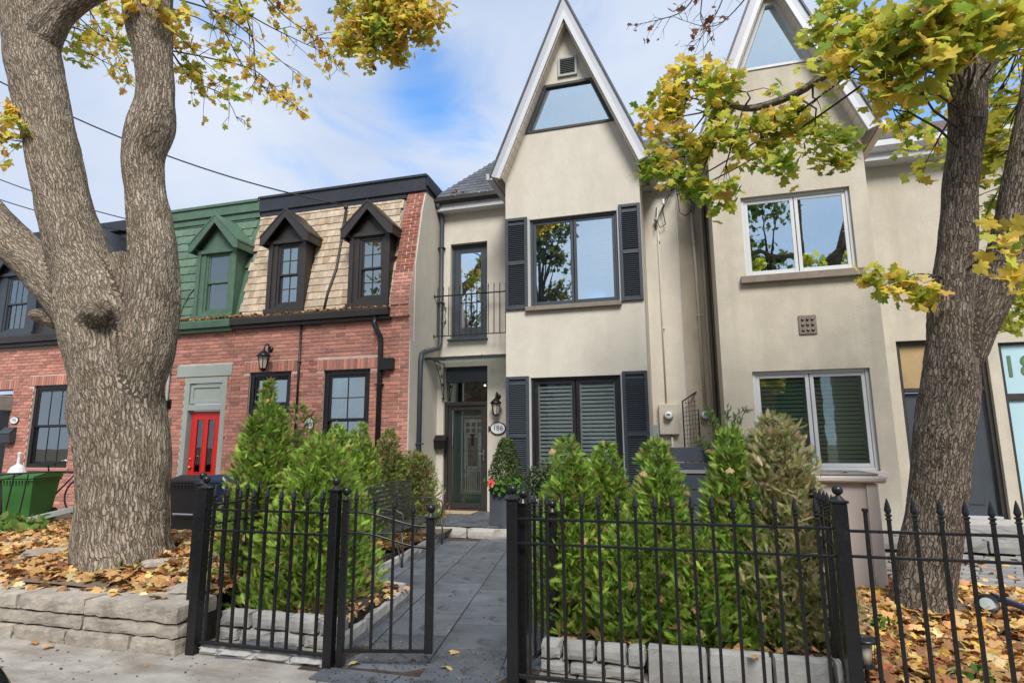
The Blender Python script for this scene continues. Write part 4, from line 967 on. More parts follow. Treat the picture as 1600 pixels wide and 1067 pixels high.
def lantern(name, label, x, y, z, s=1.0, m='iron'):
    t = thing(name, label, 'wall lantern', (x, y, z))
    part('wall_bracket', MB().lathe([(.001, 0), (.05*s, 0), (.045*s, .02), (.02*s, .03)], (x, y, z+.10*s), 12, M=Matrix.Rotation(R_(90), 4, 'X')).tube([(x, y-.01, z+.10*s), (x, y-.07*s, z+.17*s), (x, y-.13*s, z+.14*s), (x, y-.14*s, z+.06*s)], .011*s, 8), M[m], t, True)
    c = (x, y-.14*s, z)
    part('lamp_shade', MB().lathe([(.105*s, -.03*s), (.09*s, .0), (.05*s, .04*s), (.02*s, .065*s), (.012*s, .09*s), (.001, .10*s)], c, 12), M[m], t, True)
    part('lamp_glass', MB().lathe([(.04*s, -.21*s), (.075*s, -.032*s)], c, 6), M['lamp_glass'], t)
    cg = MB()
    for k in range(6):
        a = 2*math.pi*k/6; cg.tube([(c[0]+.045*s*math.cos(a), c[1]+.045*s*math.sin(a), z-.21*s), (c[0]+.082*s*math.cos(a), c[1]+.082*s*math.sin(a), z-.03*s)], .006*s, 4)
    cg.lathe([(.001, -.25*s), (.02*s, -.24*s), (.055*s, -.21*s), (.05*s, -.20*s), (.001, -.20*s)], c, 12); part('cage', cg, M[m], t)
lantern('wall_lantern', 'black lantern on the cream wall between entry door and shutter', -3.50, 11.2, 2.30, 1.15)
lantern('wall_lantern', 'dark coach lantern high on the brick above the 188 doorway', -7.93, YB, 3.26, 1.35)
t = thing('wall_lantern', 'small boxy lamp on brick beside the grey meter left of the red door', 'wall lantern', (-10.4, YB, 2.35))
part('back_plate', MB().box(-10.5, -10.3, YB-.02, YB-.003, 2.25, 2.45, ch=.004), M['iron'], t); part('lamp_shade', MB().box(-10.49, -10.34, YB-.12, YB-.021, 2.27, 2.42, ch=.01), M['iron'], t)
def mailbox(label, x, y, z, w, h, m='iron'):
    t = thing('mailbox', label, 'mailbox', (x, y, z))
    part('box', MB().prism([(y, z-h/2), (y, z+h/2), (y-.05, z+h/2), (y-.15, z+h*.12), (y-.12, z-h/2)], x-w/2, x+w/2, 'x'), M[m], t)
    part('lid', MB().prism([(y-.045, z+h/2+.006), (y-.165, z+h*.10), (y-.155, z+h*.09), (y-.04, z+h/2-.006)], x-w/2-.008, x+w/2+.008, 'x'), M[m], t)
    return t
mailbox('dark metal mailbox on cream wall left of the entry door', -4.70, 11.195, 1.53, .26, .27)
t = mailbox('black mailbox on brick under the small plaque at the far left', -14.80, YB-.003, 1.75, .32, .34, 'slatebl')
part('paper_hook', MB().tube([(-14.9, YB-.06, 1.56), (-14.93, YB-.1, 1.49), (-14.87, YB-.1, 1.46), (-14.83, YB-.07, 1.5)], .008, 5).tube([(-14.7, YB-.06, 1.56), (-14.73, YB-.1, 1.49), (-14.67, YB-.1, 1.46), (-14.63, YB-.07, 1.5)], .008, 5), M['iron'], t)
def meter(label, x, y, z, box=None, m='meter'):
    t = thing('electric_meter', label, 'meter', (x, y, z))
    if box: part('housing', MB().box(x-box[0]/2, x+box[0]/2, y-.10, y-.003, z-box[1]*.62, z+box[1]*.38, ch=.01), M[box[2]], t); yy = y-.10
    else: yy = y-.03
    Mx = Matrix.Rotation(R_(90), 4, 'X')
    part('collar', MB().lathe([(.085, -.03), (.085, .035), (.075, .04)], (x, yy, z), 20, M=Mx), M['meter'], t, True)
    part('dial_glass', MB().lathe([(.072, .035), (.070, .085), (.055, .10), (.001, .103)], (x, yy, z), 20, M=Mx), M['plaque'], t, True)
    part('dial', MB().box(x-.03, x+.03, yy-.106, yy-.1035, z+.0, z+.025), M['ink'], t); return t
meter('round glass meter on a cream box under two thin conduits on the cream wall', -.24, 11.2, 1.98, (.34, .55, 'cream'))
meter('round glass meter without box on the darker taupe side wall', .40, 11.17, 1.98)
meter('round meter on grey-green box left of the red door', -10.42, YB, 1.93, (.30, .32, 'conduit_g'))
single('breaker_box', MB().box(-.56, -.42, 11.10, 11.197, 1.56, 1.82, ch=.008).tube([(-.53, 11.16, 1.56), (-.53, 11.16, 1.2)], .012, 6).tube([(-.45, 11.16, 1.56), (-.45, 11.16, 1.2)], .012, 6), M['conduit_g'], 'small blue-grey switch box on the cream wall beside the meter', 'switch box', (-.49, 11.15, 1.7))
# drainpipes and conduits
downpipe('black drainpipe from gutter to canopy corner down the cream flank wall', [(-4.76, 10.90, 6.50), (-4.76, 11.10, 6.38), (-4.74, 11.14, 6.2), (-4.74, 11.14, 3.55), (-4.74, 11.06, 3.42), (-4.765, 10.45, 3.27), (-4.765, 10.30, 3.20), (-4.765, 10.26, 3.05), (-4.765, 10.26, .2)], .047, 'slatebl', brackets=((-4.74, 11.14, 5.6), (-4.74, 11.14, 4.4), (-4.765, 10.26, 1.5)))
downpipe('black drainpipe with offset bend on brick right of the 188 window', [(-5.53, 9.86, 3.90), (-5.53, 9.80, 3.74), (-5.44, 9.90, 3.50), (-5.43, 9.90, 3.3), (-5.43, 9.90, .1)], .05, 'black', brackets=((-5.43, 9.90, 2.6), (-5.43, 9.90, 1.2)))
single('vent_box', MB().box(-5.40, -5.12, 9.80, 9.90, 2.86, 3.08, ch=.008), M['black'], 'black box behind the drainpipe on the brick wall', 'vent box', (-5.26, 9.85, 2.9))
downpipe('thin black pipe down the brick between the 188 door and window', [(-7.22, 9.92, 3.90), (-7.22, 9.92, 1.6)], .022, 'black', name='conduit', brackets=((-7.22, 9.92, 3.1),))
downpipe('grey conduit running down the brick into the meter by the red door', [(-10.40, 9.91, 3.86), (-10.40, 9.91, 2.0), (-10.40, 9.91, .5)], .03, 'conduit_g', name='conduit', brackets=((-10.4, 9.91, 3.0),))
downpipe('pair of thin cream conduits rising from the boxed meter', [(-.27, 11.17, 6.0), (-.27, 11.17, 2.15)], .012, 'cream', name='conduit', brackets=((-.25, 11.17, 5.3), (-.25, 11.17, 3.6)))
downpipe('cream conduit leaving the bottom of the boxed meter', [(-.2, 11.17, 1.65), (-.2, 11.17, .5)], .02, 'cream', name='conduit')
downpipe('beige conduit down the taupe side wall to the unboxed meter', [(.36, 11.14, 5.95), (.385, 11.14, 4.5), (.40, 11.14, 2.05)], .026, 'conduit', name='conduit', brackets=((.375, 11.14, 5.2), (.39, 11.14, 3.8)))
downpipe('slim dark pipe in the corner beside the taupe gable bay', [(.60, 11.10, 6.4), (.60, 11.10, .3)], .018, 'dark', name='conduit')
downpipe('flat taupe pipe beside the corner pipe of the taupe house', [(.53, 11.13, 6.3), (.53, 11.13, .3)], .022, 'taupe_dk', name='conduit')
t = thing('conduit', 'rolled conduit curving up the shingles between the two dark dormers', 'conduit', (-6.75, 10, 4.1))
part('pipe', MB().tube([(-6.75, mans(4.10)-.04, 4.10), (-6.72, mans(4.5)-.05, 4.5), (-6.62, mans(5.0)-.05, 5.0), (-6.62, mans(5.6)-.05, 5.6), (-6.60, mans(6.35)-.10, 6.38)], .028, 8).ball((-6.60, mans(6.4)-.12, 6.42), .05, 8), M['dark'], t, True)
single('conduit', MB().tube([(-10.35, mans(4.1)-.03, 4.05), (-10.35, mans(4.5)-.04, 4.45), (-10.25, mans(4.8)-.04, 4.75), (-10.05, mans(5.1)-.04, 5.05)], .022, 8), M['green'], 'green painted pipe curving beside the green dormer', 'conduit', (-10.3, 10, 4.5), smooth=True)
single('air_conditioner', MB().box(-15.5, -14.88, 9.62, 9.97, 2.30, 2.64, ch=.015).box(-15.45, -14.93, 9.605, 9.6195, 2.34, 2.60), M['wood_grey'], 'window air conditioner above the doorway at the far left edge', 'air conditioner', (-15.2, 9.8, 2.4))
tr_ = thing('trellis', 'dark wire trellis leaning on the wall between the two meters', 'trellis', (.12, 10.9, .8))
g = MB()
for i in range(6): g.bar((.02+i*.05, 10.75+i*.07, .8), (.02+i*.05, 10.85+i*.07, 2.20+i*.035), .008, .008)
for i in range(18): g.bar((.02, 10.752+i*.006, .85+i*.078), (.27, 11.10+i*.006, .85+i*.082), .006, .006)
part('mesh', g, M['iron'], tr_); part('frame', MB().bar((.01, 10.74, .75), (.01, 10.85, 2.22), .02, .02).bar((.28, 11.10, .75), (.28, 11.2, 2.42), .02, .02).bar((.01, 10.85, 2.21), (.28, 11.2, 2.41), .02, .02), M['iron'], tr_)
single('doormat', MB().box(-4.55, -3.85, 10.62, 11.05, .209, .226, ch=.004), M['mattan'], 'tan coir doormat on the slate porch before the door', 'doormat', (-4.2, 10.85, .21))
t = thing('table_lamp', 'lamp with pale drum shade seen through the blinds of the lower window', 'lamp', (-1.72, 10.6, .9))
part('lamp_shade', MB().lathe([(.19, 1.45), (.15, 1.95)], (-1.74, 10.62, 0), 18), M['mattan'], t, True); part('stand', MB().tube([(-1.74, 10.62, .7), (-1.74, 10.62, 1.5)], .02), M['brass'], t)
t = thing('pendant_light', 'small glowing bulb hanging inside the transom of the entry door', 'pendant light', (-4.02, 11.9, 2.75))
part('bulb', MB().ball((-4.02, 11.9, 2.72), .024, 8), M['bulb'], t, True); part('cord', MB().tube([(-4.02, 11.9, 2.75), (-4.02, 11.9, 2.99)], .004, 4), M['cable'], t)

# ================================================================== IRON FENCE
def picket_mesh(z0, z1, spear=True):
    m = MB(); m.box(-.009, .009, -.009, .009, z0, z1-.075 if spear else z1-.02)
    if spear:
        zz = z1-.085; m.box(-.015, .015, -.015, .015, zz, zz+.012, ch=.003)
        m.lathe([(.009, 0), (.016, .012), (.019, .02), (.010, .06), (.002, .085)], (0, 0, zz+.012), 8); m.box(-.014, .014, -.014, .014, zz-.022, zz-.012, ch=.003)
    else: m.box(-.014, .014, -.014, .014, z1-.02, z1, ch=.003)
    return m.mesh('picket', M['iron'])
PK = picket_mesh(.07, 1.175); PKS = picket_mesh(.07, 1.13, False); PKB = picket_mesh(-.02, 1.175)
def post(root, x, y, z0, z1, w=.075):
    p = part('post', MB().box(x-w/2, x+w/2, y-w/2, y+w/2, z0, z1-.10, ch=.004).box(x-w/2-.008, x+w/2+.008, y-w/2-.008, y+w/2+.008, z1-.10, z1-.085, ch=.003).lathe([(w*.5, z1-.085), (w*.32, z1-.07), (w*.2, z1-.06)], (x, y, 0), 10), M['iron'], root)
    part('ball_finial', MB().ball((x, y, z1-.030), .030, 14), M['iron'], p, True)
def fence(label, a, b, n, posts, rails=(1.02, .87, .085), first_short=False, pk=None, group='black iron fence panels'):
    t = thing('iron_fence', label, 'fence', ((a[0]+b[0])/2, (a[1]+b[1])/2, 0), 0, None)
    for z in rails: part('rail', MB().bar((a[0], a[1], z), (b[0], b[1], z), .024 if z < .2 else .018, .026 if z < .2 else .016, ch=.003), M['iron'], t)
    for i in range(n):
        k = (i+.7)/(n+.4); piece('picket', PKS if (first_short and i == 0) else (pk or PK), t, (a[0]+(b[0]-a[0])*k, a[1]+(b[1]-a[1])*k, random.uniform(-.004, .004)), (random.uniform(-.006, .006), random.uniform(-.006, .006), math.atan2(b[1]-a[1], b[0]-a[0])))
    for (x, y, z0, z1, w) in posts: post(t, x, y, z0, z1, w)
    return t
fence('iron fence panel between the retaining wall and the gate, tall cedar behind it', (-3.52, 3.8), (-2.43, 3.8), 9, [(-3.53, 3.8, -.01, 1.27, .078), (-2.40, 3.8, -.01, 1.27, .066)])
fence('long middle iron fence panel in front of the row of cedars', (-1.06, 3.8), (.78, 3.8), 16, [(-1.09, 3.8, -.01, 1.235, .07), (.82, 3.8, -.05, 1.26, .072)])
fence('iron fence panel at the right in front of the right maple trunk', (.86, 3.8), (3.3, 3.8), 20, [], (1.01, .875, .0), True, PKB)
fence('side fence running back from the retaining wall end beside the tall cedar', (-3.70, 4.0), (-3.78, 6.4), 18, [(-3.69, 3.93, .3, 1.29, .07)], (1.02, .87, .35), pk=picket_mesh(.3, 1.175))
fence('side fence running back from the right-hand post behind the brown cedar', (.83, 3.86), (.92, 6.2), 18, [], (1.02, .87, .15))
# gate leaves: rails dip in a curve
def gate(label, hinge, ang, L_, flip, seed):
    t = thing('garden_gate', label, 'gate', hinge, ang, world=False); n = 5
    f = lambda k: .10*sm(.15, .95, k)
    post(t, .012, 0, .02, 1.20, .045); post(t, L_, 0, .10, 1.08, .055)
    for z0 in (1.025, .885): part('rail', MB().tube([(L_*i/16, 0, z0-f(i/16)-.0*i) for i in range(17)], .010, 6), M['iron'], t, True)
    part('rail', MB().bar((0, 0, .11), (L_, 0, .11), .02, .02), M['iron'], t)
    for i in range(4):
        k = (i+.62)/(4.55); piece('picket', picket_mesh(.10, 1.17-f(k)*.95), t, (L_*k, 0, 0))
    return t
gate('left leaf of the iron gate with dipping rails, standing nearly closed', (-2.345, 3.83, 0), R_(14), .62, 1, 1)
gate('right leaf of the iron gate swung open along the path', (-1.04, 3.86, 0), R_(84), .62, 1, 2)

# ================================================================== VEGETATION
def blob_points(n, c, r, rough=.35, inner=.3):
    d = rng.standard_normal((n, 3)); d /= np.linalg.norm(d, axis=1, keepdims=True)
    rad = (inner+(1-inner)*rng.random(n)**.6)
    off = np.array([noise.noise(Vector(q*1.7)+Vector(c)*1.3) for q in d])
    return np.array(c)+d*np.array(r)*(rad*(1+rough*off*2))[:, None]
def cedar(label, x, y, z0, h, r, n, cols, wts, seed, taper=.75, lean=(0, 0), size=.13, group='cedars'):
    global rng
    rng = np.random.default_rng(seed)
    n = int(n*1.7); taper *= .82; t = thing('cedar_tree', label, 'cedar', (x, y, z0))
    part('trunk', MB().tube([(x, y, z0-.05), (x+lean[0]*.4, y+lean[1]*.4, z0+h*.45), (x+lean[0]*.9, y+lean[1]*.9, z0+h*.9)], [.035, .022, .006], 7), M['vine_wood'], t, True)
    K = 5; sub = [(0, 0, 1.0, .84)]+[(r*.62*math.cos(a_), r*.62*math.sin(a_), .72+.26*rng.random(), .70+.16*rng.random()) for a_ in (2*math.pi*(k_+rng.random()*.8)/K for k_ in range(K))]
    wq = np.array([q_[2]*q_[3] for q_ in sub]); wq[0] *= 1.3; sid = rng.choice(len(sub), n, p=wq/wq.sum()); sx, sy, sh, sr = [np.array([q_[j_] for q_ in sub])[sid] for j_ in range(4)]
    tt = rng.random(n)**.95; ph = rng.random(n)*2*np.pi
    lump = np.array([noise.noise(Vector((math.cos(a)*1.4+c_*3, math.sin(a)*1.4, b*h*5.0+seed))) for a, b, c_ in zip(ph, tt, sid)])
    pr = np.minimum(1, (tt+.25)/.35)*(1-tt)**taper*1.12+.02
    rr = r*1.06*sr*pr*(1+.8*lump)
    rad = rr*(.30+.70*rng.random(n)**.5)
    hh = tt*h*sh
    P = np.stack([x+sx*(1-.4*tt)+lean[0]*tt+rad*np.cos(ph), y+sy*(1-.4*tt)+lean[1]*tt+rad*np.sin(ph), z0+.02+hh], 1)
    tt = hh/h
    outw = np.stack([np.cos(ph), np.sin(ph), np.zeros(n)], 1)
    ax = outw*.75+np.array([0, 0, .75])+.45*rng.standard_normal((n, 3)); ax /= np.linalg.norm(ax, axis=1, keepdims=True)
    nr = np.cross(ax, outw+.8*rng.standard_normal((n, 3))); nr /= np.linalg.norm(nr, axis=1, keepdims=True)
    Rm = np.stack([np.cross(ax, nr), ax, nr], 2); S = size*.76*(.5+.75*rng.random(n))*(.7+.3*(1-tt))
    C = pal(n, cols, wts, .22); C *= (1+.35*lump)[:, None]
    o = part('foliage', scatter_mesh('foliage', FV, FT, P, Rm, S, C, M['needle'], (x, y, z0)), None, t, kind='stuff')
    # branches inside
    b = MB()
    for i in range(int(h*26)):
        q = random.random()*.85; a = random.random()*6.28; l = r*(1-q)**taper*.8
        p0 = Vector((x+lean[0]*q, y+lean[1]*q, z0+q*h)); b.tube([p0, p0+Vector((math.cos(a)*l*.5, math.sin(a)*l*.5, l*.35)), p0+Vector((math.cos(a)*l, math.sin(a)*l, l*.9))], [.008, .005, .002], 4, False)
    part('branches', b, M['vine_wood'], t); return t
GREEN = [(.27, .42, .06), (.20, .34, .05), (.39, .53, .09), (.10, .17, .035), (.34, .21, .09)]; GW = [5, 4, 3.2, 2.4, 1.5]
DULL = [(.18, .27, .05), (.26, .30, .07), (.09, .14, .035), (.30, .20, .10)]; DW = [4, 3, 2, 2]
BRN = [(.52, .46, .24), (.40, .32, .18), (.28, .33, .09), (.62, .56, .38), (.18, .24, .06)]; BW = [4, 3, 3, 2, 2]
cedar('tallest cedar, with a thin spire, behind the left fence panel', -3.86, 4.85, .1, 1.98, .36, 5600, GREEN, GW, 11, 1.0, size=.135)
cedar('bushy bright green cedar right of the tall spire behind the fence', -3.33, 4.9, .1, 1.38, .42, 6000, GREEN, GW, 12, .5, size=.14)
cedar('thin half-bare cedar between the spire and the 188 plaque', -4.05, 5.6, .1, 1.80, .30, 2400, DULL, DW, 13, .45)
cedar('wide cedar under the brick window behind the gate post', -3.72, 5.6, .1, 1.48, .38, 4600, GREEN, GW, 14, .5)
cedar('pointed cedar under the brick window, left of the bench', -4.25, 6.7, .1, 1.62, .38, 3800, GREEN, GW, 15, .7)
cedar('narrow pointed cedar behind the near end of the bench', -4.42, 7.6, .1, 1.66, .33, 3300, GREEN, GW, 16, .8)
cedar('dull green cedar behind the bench back', -4.46, 8.5, .1, 1.60, .34, 3400, DULL, DW, 17, .6)
cedar('browning cedar at the far end of the bench by the cream wall', -4.42, 9.3, .1, 1.25, .38, 3200, DULL+[(.3, .12, .07)], DW+[1.5], 18, .45)
cedar('cedar nearest the path in the row behind the middle fence', -.90, 4.72, .1, 1.40, .245, 4000, GREEN, GW, 21, .5)
cedar('second cedar from the path, in front of the lower window', -.62, 4.95, .1, 1.36, .245, 3600, GREEN, GW, 22, .5)
cedar('pointed cedar in front of the right lower shutter', -.20, 4.72, .1, 1.38, .23, 4400, GREEN, GW, 23, .5)
cedar('full green cedar beside the browned one, right of the dark board box', .33, 4.78, .1, 1.46, .23, 5000, GREEN, GW, 24, .42)
cedar('brown, dried-out cedar behind the right fence post', .66, 4.85, .1, 1.56, .285, 6400, BRN, BW, 25, .42)
cedar('low green cedar filling the gap at the end of the middle fence', -.42, 4.6, .1, .82, .24, 2300, GREEN, GW, 26, .35)
cedar('low green cedar between the two rear ones by the board box', .05, 4.62, .1, .68, .24, 1900, GREEN, GW, 27, .35)
def shrub(name, label, cat, c, r, n, cols, wts, size, seed, parent=None, rough=.3, inner=.3):
    global rng; rng = np.random.default_rng(seed)
    t = parent or thing(name, label, cat, (c[0], c[1], c[2]-r[2]))
    P = blob_points(n, c, r, rough, inner); D = (P-np.array(c))/np.array(r)+.7*rng.standard_normal((n, 3)); D[:, 2] += .5
    me = scatter_mesh('foliage', OV, OT, P, frames(D, rng.random(n)*6.3), size*(.6+.6*rng.random(n)), pal(n, cols, wts, .2), M['leaf'], ORG[t.name])
    part('foliage', me, None, t, kind='stuff'); 
    b = MB()
    for i in range(14):
        q = P[rng.integers(n)]; b.tube([(c[0], c[1], c[2]-r[2]), ((c[0]+q[0])/2, (c[1]+q[1])/2, (c[2]-r[2]*.4+q[2])/2), tuple(q)], [.008, .005, .002], 4, False)
    part('stem', b, M['vine_wood'], t); return t
BOX = [(.08, .13, .035), (.13, .17, .05), (.05, .085, .025)]
# planters by the step
def planter(label, x0, x1, y0, y1, z0, z1):
    t = thing('planter', label, 'planter', ((x0+x1)/2, (y0+y1)/2, z0))
    part('box', MB().box(x0, x1, y0, y1, z0, z1-.03, ch=.01), M['planter'], t); part('rim', ring_top(x0-.008, x1+.008, y0-.008, y1+.008, z1-.03, z1), M['planter'], t); part('soil', MB().box(x0+.03, x1-.03, y0+.03, y1-.03, z1-.04, z1-.02), M['soil'], t)
def ring_top(x0, x1, y0, y1, z0, z1, w=.035):
    m = MB(); m.box(x0, x1, y0, y0+w, z0, z1, ch=.004); m.box(x0, x1, y1-w, y1, z0, z1, ch=.004); m.box(x0, x0+w, y0+w, y1-w, z0, z1, ch=.004); m.box(x1-w, x1, y0+w, y1-w, z0, z1, ch=.004); return m
planter('tall dark grey planter with clipped cone and hibiscus beside the step', -3.06, -2.62, 9.30, 9.72, .20, .78)
planter('lower dark grey planter behind the right gate leaf', -2.30, -1.70, 8.7, 9.1, .05, .62)
for k in range(1):
    t = thing('boxwood', 'clipped cone-shaped boxwood in the tall dark planter', 'shrub', (-2.84, 9.5, .76)); rng = np.random.default_rng(31)
    n = 3600; u = rng.random(n)**.9; ph = rng.random(n)*6.283; rr = (.06+.28*(1-u)**.75)*np.minimum(1, (u+.25)/.3)*(.5+.5*rng.random(n)**.4)*(1+.12*np.sin(5*ph+9*u))
    P = np.stack([-2.84+rr*np.cos(ph), 9.5+rr*np.sin(ph), .80+u*.78], 1); D = np.stack([np.cos(ph), np.sin(ph), .4+0*ph], 1)+.7*rng.standard_normal((n, 3))
    part('foliage', scatter_mesh('foliage', OV, OT, P, frames(D, rng.random(n)*6.3), .036*(.6+.7*rng.random(n)), pal(n, BOX+[(.2, .2, .08)], [4, 3, 3, .8], .2), M['leaf'], ORG[t.name]), None, t, kind='stuff')
    part('trunk', MB().tube([(-2.84, 9.5, .74), (-2.84, 9.5, 1.4)], [.02, .008], 6), M['vine_wood'], t)
hb_ = shrub('hibiscus', 'leafy hibiscus with one coral-pink bloom at the foot of the boxwood cone', 'flower', (-2.80, 9.32, .84), (.32, .12, .12), 260, [(.08, .20, .03), (.12, .26, .04)], [1, 1], .10, 32)
fl = MB(); fc = Vector((-2.99, 9.18, .88))
for k in range(5):
    a = k*1.2566; d = Vector((math.cos(a), -.25, math.sin(a)))*.06; s_ = Vector((-math.sin(a), 0, math.cos(a)))*.035
    fl.add([fc, fc+d*.6+s_, fc+d*1.05+s_*.5, fc+d*1.05-s_*.5, fc+d*.6-s_], [(0, 1, 2), (0, 2, 3), (0, 3, 4)])
part('bloom', fl, M['pink'], hb_, label='coral-pink hibiscus bloom'); part('bloom_centre', MB().ball(tuple(fc+Vector((0, -.02, 0))), .018, 8), M['petalc'], hb_)
shrub('olive_shrub', 'grey-green bushy shrub in the lower planter beside the cone', 'shrub', (-2.0, 8.85, .92), (.40, .30, .34), 2600, [(.09, .13, .06), (.13, .17, .08), (.05, .08, .035)], [3, 3, 2], .05, 33)
shrub('olive_shrub', 'small grey-green shrub in front of the lower window between cedars', 'shrub', (-1.0, 9.0, .55), (.5, .3, .42), 1500, [(.08, .13, .05), (.12, .16, .07)], [3, 3], .05, 34)
# young conifer by the trellis: spiky shoots
t = thing('young_conifer', 'young dark conifer with open upright shoots against the taupe wall', 'conifer', (.45, 8.3, 0)); rng = np.random.default_rng(35); b = MB(); PP = []; AX = []
for k in range(22):
    a = rng.random()*6.28; l = .40+rng.random()*.55; base = Vector((.50+.1*math.cos(a), 8.3+.05*math.sin(a), .85+rng.random()*.70)); tip = base+Vector((math.cos(a)*l*.34, math.sin(a)*l*.2, l*.70))
    if tip.z > 2.10: tip.z = 2.10-.1*rng.random()
    b.tube([base, (base+tip)/2, tip], [.009, .006, .003], 5, False)
    for q in range(42): f_ = rng.random(); PP.append(base+(tip-base)*f_+Vector(rng.standard_normal(3))*.022); AX.append((tip-base).normalized()*.8+Vector(rng.standard_normal(3))*.5)
b.tube([(.46, 8.3, 0), (.46, 8.3, 1.3)], [.02, .01], 6); part('stem', b, M['vine_wood'], t)
PP = np.array(PP); AX = np.array(AX); AX /= np.linalg.norm(AX, axis=1, keepdims=True); nr = np.cross(AX, rng.standard_normal(AX.shape)); nr /= np.linalg.norm(nr, axis=1, keepdims=True)
part('foliage', scatter_mesh('foliage', FV, FT, PP, np.stack([np.cross(AX, nr), AX, nr], 2), .10*(.6+.5*rng.random(len(PP))), pal(len(PP), [(.10, .17, .05), (.17, .24, .07), (.22, .16, .08)], [4, 3, .8], .2), M['needle'], ORG[t.name]), None, t, kind='stuff')
hx, hy, _ = gp0(14, 838, .38)
shrub('hosta', 'low broad-leaved green plant at the left edge of the leafy bed', 'plant', (hx, hy, .50), (.62, .30, .12), 260, [(.14, .26, .05), (.20, .30, .06), (.30, .30, .08)], [3, 2, .6], .13, 36)
for i, (x, y, z, lb) in enumerate(((1.62, 4.5, .06, 'small weed in the leaves left of the right maple root'), (1.98, 4.45, .06, 'green weed tuft under the right fence before the maple'), (2.35, 4.75, .06, 'weed tuft in the leaves right of the maple root'), (1.38, 5.5, .07, 'green sprigs beside the path light'), (-4.75, 4.35, .40, 'small green sprig in the leaves before the big maple'))):
    shrub('weed', lb, 'weed', (x, y, z+.04), (.13, .10, .05), 34, [(.12, .26, .03), (.08, .2, .03)], [1, 1], .055, 40+i)

# ------------------------------------------------------------------ maple trunks: limbs grown together, then given bark
def smooth_path(nodes, step=.06):
    P = [n[0] for n in nodes]; Rr = [n[1] for n in nodes]; out_ = []
    for i in range(len(P)-1):
        p0, p1, p2, p3 = P[max(i-1, 0)], P[i], P[i+1], P[min(i+2, len(P)-1)]; n = max(2, int((p2-p1).length/step))
        for k in range(n):
            t = k/n; q = .5*((2*p1)+(p2-p0)*t+(2*p0-5*p1+4*p2-p3)*t*t+(3*p1-p0-3*p2+p3)*t**3); s = t*t*(3-2*t); out_.append((q, Rr[i]*(1-s)+Rr[i+1]*s))
    out_.append((P[-1], Rr[-1])); return out_
def grow(name, limbs, org, voxel, material, flare=None, parent=None):
    m = MB(); bc = []
    for li, nodes in enumerate(limbs):
        path = smooth_path(nodes); n = 36; arc = 0; u = None; o0 = len(m.v); off = li*3.7
        for i, (p, r) in enumerate(path):
            d = (path[min(i+1, len(path)-1)][0]-path[max(i-1, 0)][0]).normalized()
            u = (Vector((1, 0, 0)) if u is None else u); u = (u-d*u.dot(d)).normalized(); w = d.cross(u)
            if i: arc += (p-path[i-1][0]).length
            for k in range(n):
                a = 2*math.pi*k/n; rr = r*(1+.13*noise.noise(Vector((math.cos(a)*1.1+off, math.sin(a)*1.1, arc*1.3)))+.05*noise.noise(Vector((math.cos(a)*3, math.sin(a)*3+off, arc*3))))
                if flare and li == 0:
                    fz = max(0, 1-arc/flare[0]); rr *= 1+fz*fz*(flare[1]+.35*max(0, math.sin(a*5+1.3))*flare[1])
                m.v.append(p+(u*math.cos(a)+w*math.sin(a))*rr); bc.append((math.cos(a)*r+off, math.sin(a)*r, arc))
        L2 = len(path)
        for i in range(L2-1):
            for k in range(n): m.f.append((o0+i*n+k, o0+i*n+(k+1) % n, o0+(i+1)*n+(k+1) % n, o0+(i+1)*n+k))
        m.f.append(tuple(o0+k for k in range(n))[::-1]); m.f.append(tuple(o0+(L2-1)*n+k for k in range(n)))
    m.m = [0]*len(m.f)
    me = m.mesh(name, material, True, org); o = bpy.data.objects.new('tmp', me); COL.objects.link(o)
    md = o.modifiers.new('r', 'REMESH'); md.mode = 'VOXEL'; md.voxel_size = voxel; md.use_smooth_shade = True
    ms = o.modifiers.new('s', 'SMOOTH'); ms.iterations = 4; ms.factor = .5
    dg = bpy.context.evaluated_depsgraph_get(); me2 = bpy.data.meshes.new_from_object(o.evaluated_get(dg)); bpy.data.objects.remove(o)
    kd = kdtree.KDTree(len(m.v)); og = Vector(org)
    for i, p in enumerate(m.v): kd.insert(p-og, i)
    kd.balance(); nv = len(me2.vertices); co = np.empty(nv*3); me2.vertices.foreach_get('co', co); co = co.reshape(-1, 3)
    bca = np.array(bc); res = np.empty((nv, 3))
    for i in range(nv):
        near = kd.find_n(co[i], 3); w = [1/(d+1e-4) for _, _, d in near]; b0 = bca[near[0][1]]; s = np.zeros(3); tw_ = 0
        for (q, j, d), ww in zip(near, w):
            if abs(bca[j][0]-b0[0]) < .6: s += bca[j]*ww; tw_ += ww
        res[i] = s/tw_
    # furrows pushed into the surface itself
    nrm = np.empty(nv*3); me2.vertices.foreach_get('normal', nrm); nrm = nrm.reshape(-1, 3)
    disp = np.array([noise.noise(Vector((q[0]*18, q[1]*18, q[2]*2.6)))+.5*noise.noise(Vector((q[0]*36, q[1]*36, q[2]*5))) for q in res])
    co += nrm*(disp*.011)[:, None]; me2.vertices.foreach_set('co', co.reshape(-1))
    a = me2.attributes.new('bark', 'FLOAT_VECTOR', 'POINT'); a.data.foreach_set('vector', res.reshape(-1)); me2.materials.clear(); me2.materials.append(material); me2.update()
    return part('trunk', me2, None, parent)
YL = 4.58
lt = thing('maple_tree', 'huge old maple with furrowed pale bark forking into three limbs at the left', 'tree', (-5.1, YL, .35))
nl = lambda *a: [node(x, y, w, Y if Y else YL) for (x, y, w, Y) in [(*q, None) if len(q) == 3 else q for q in a]]
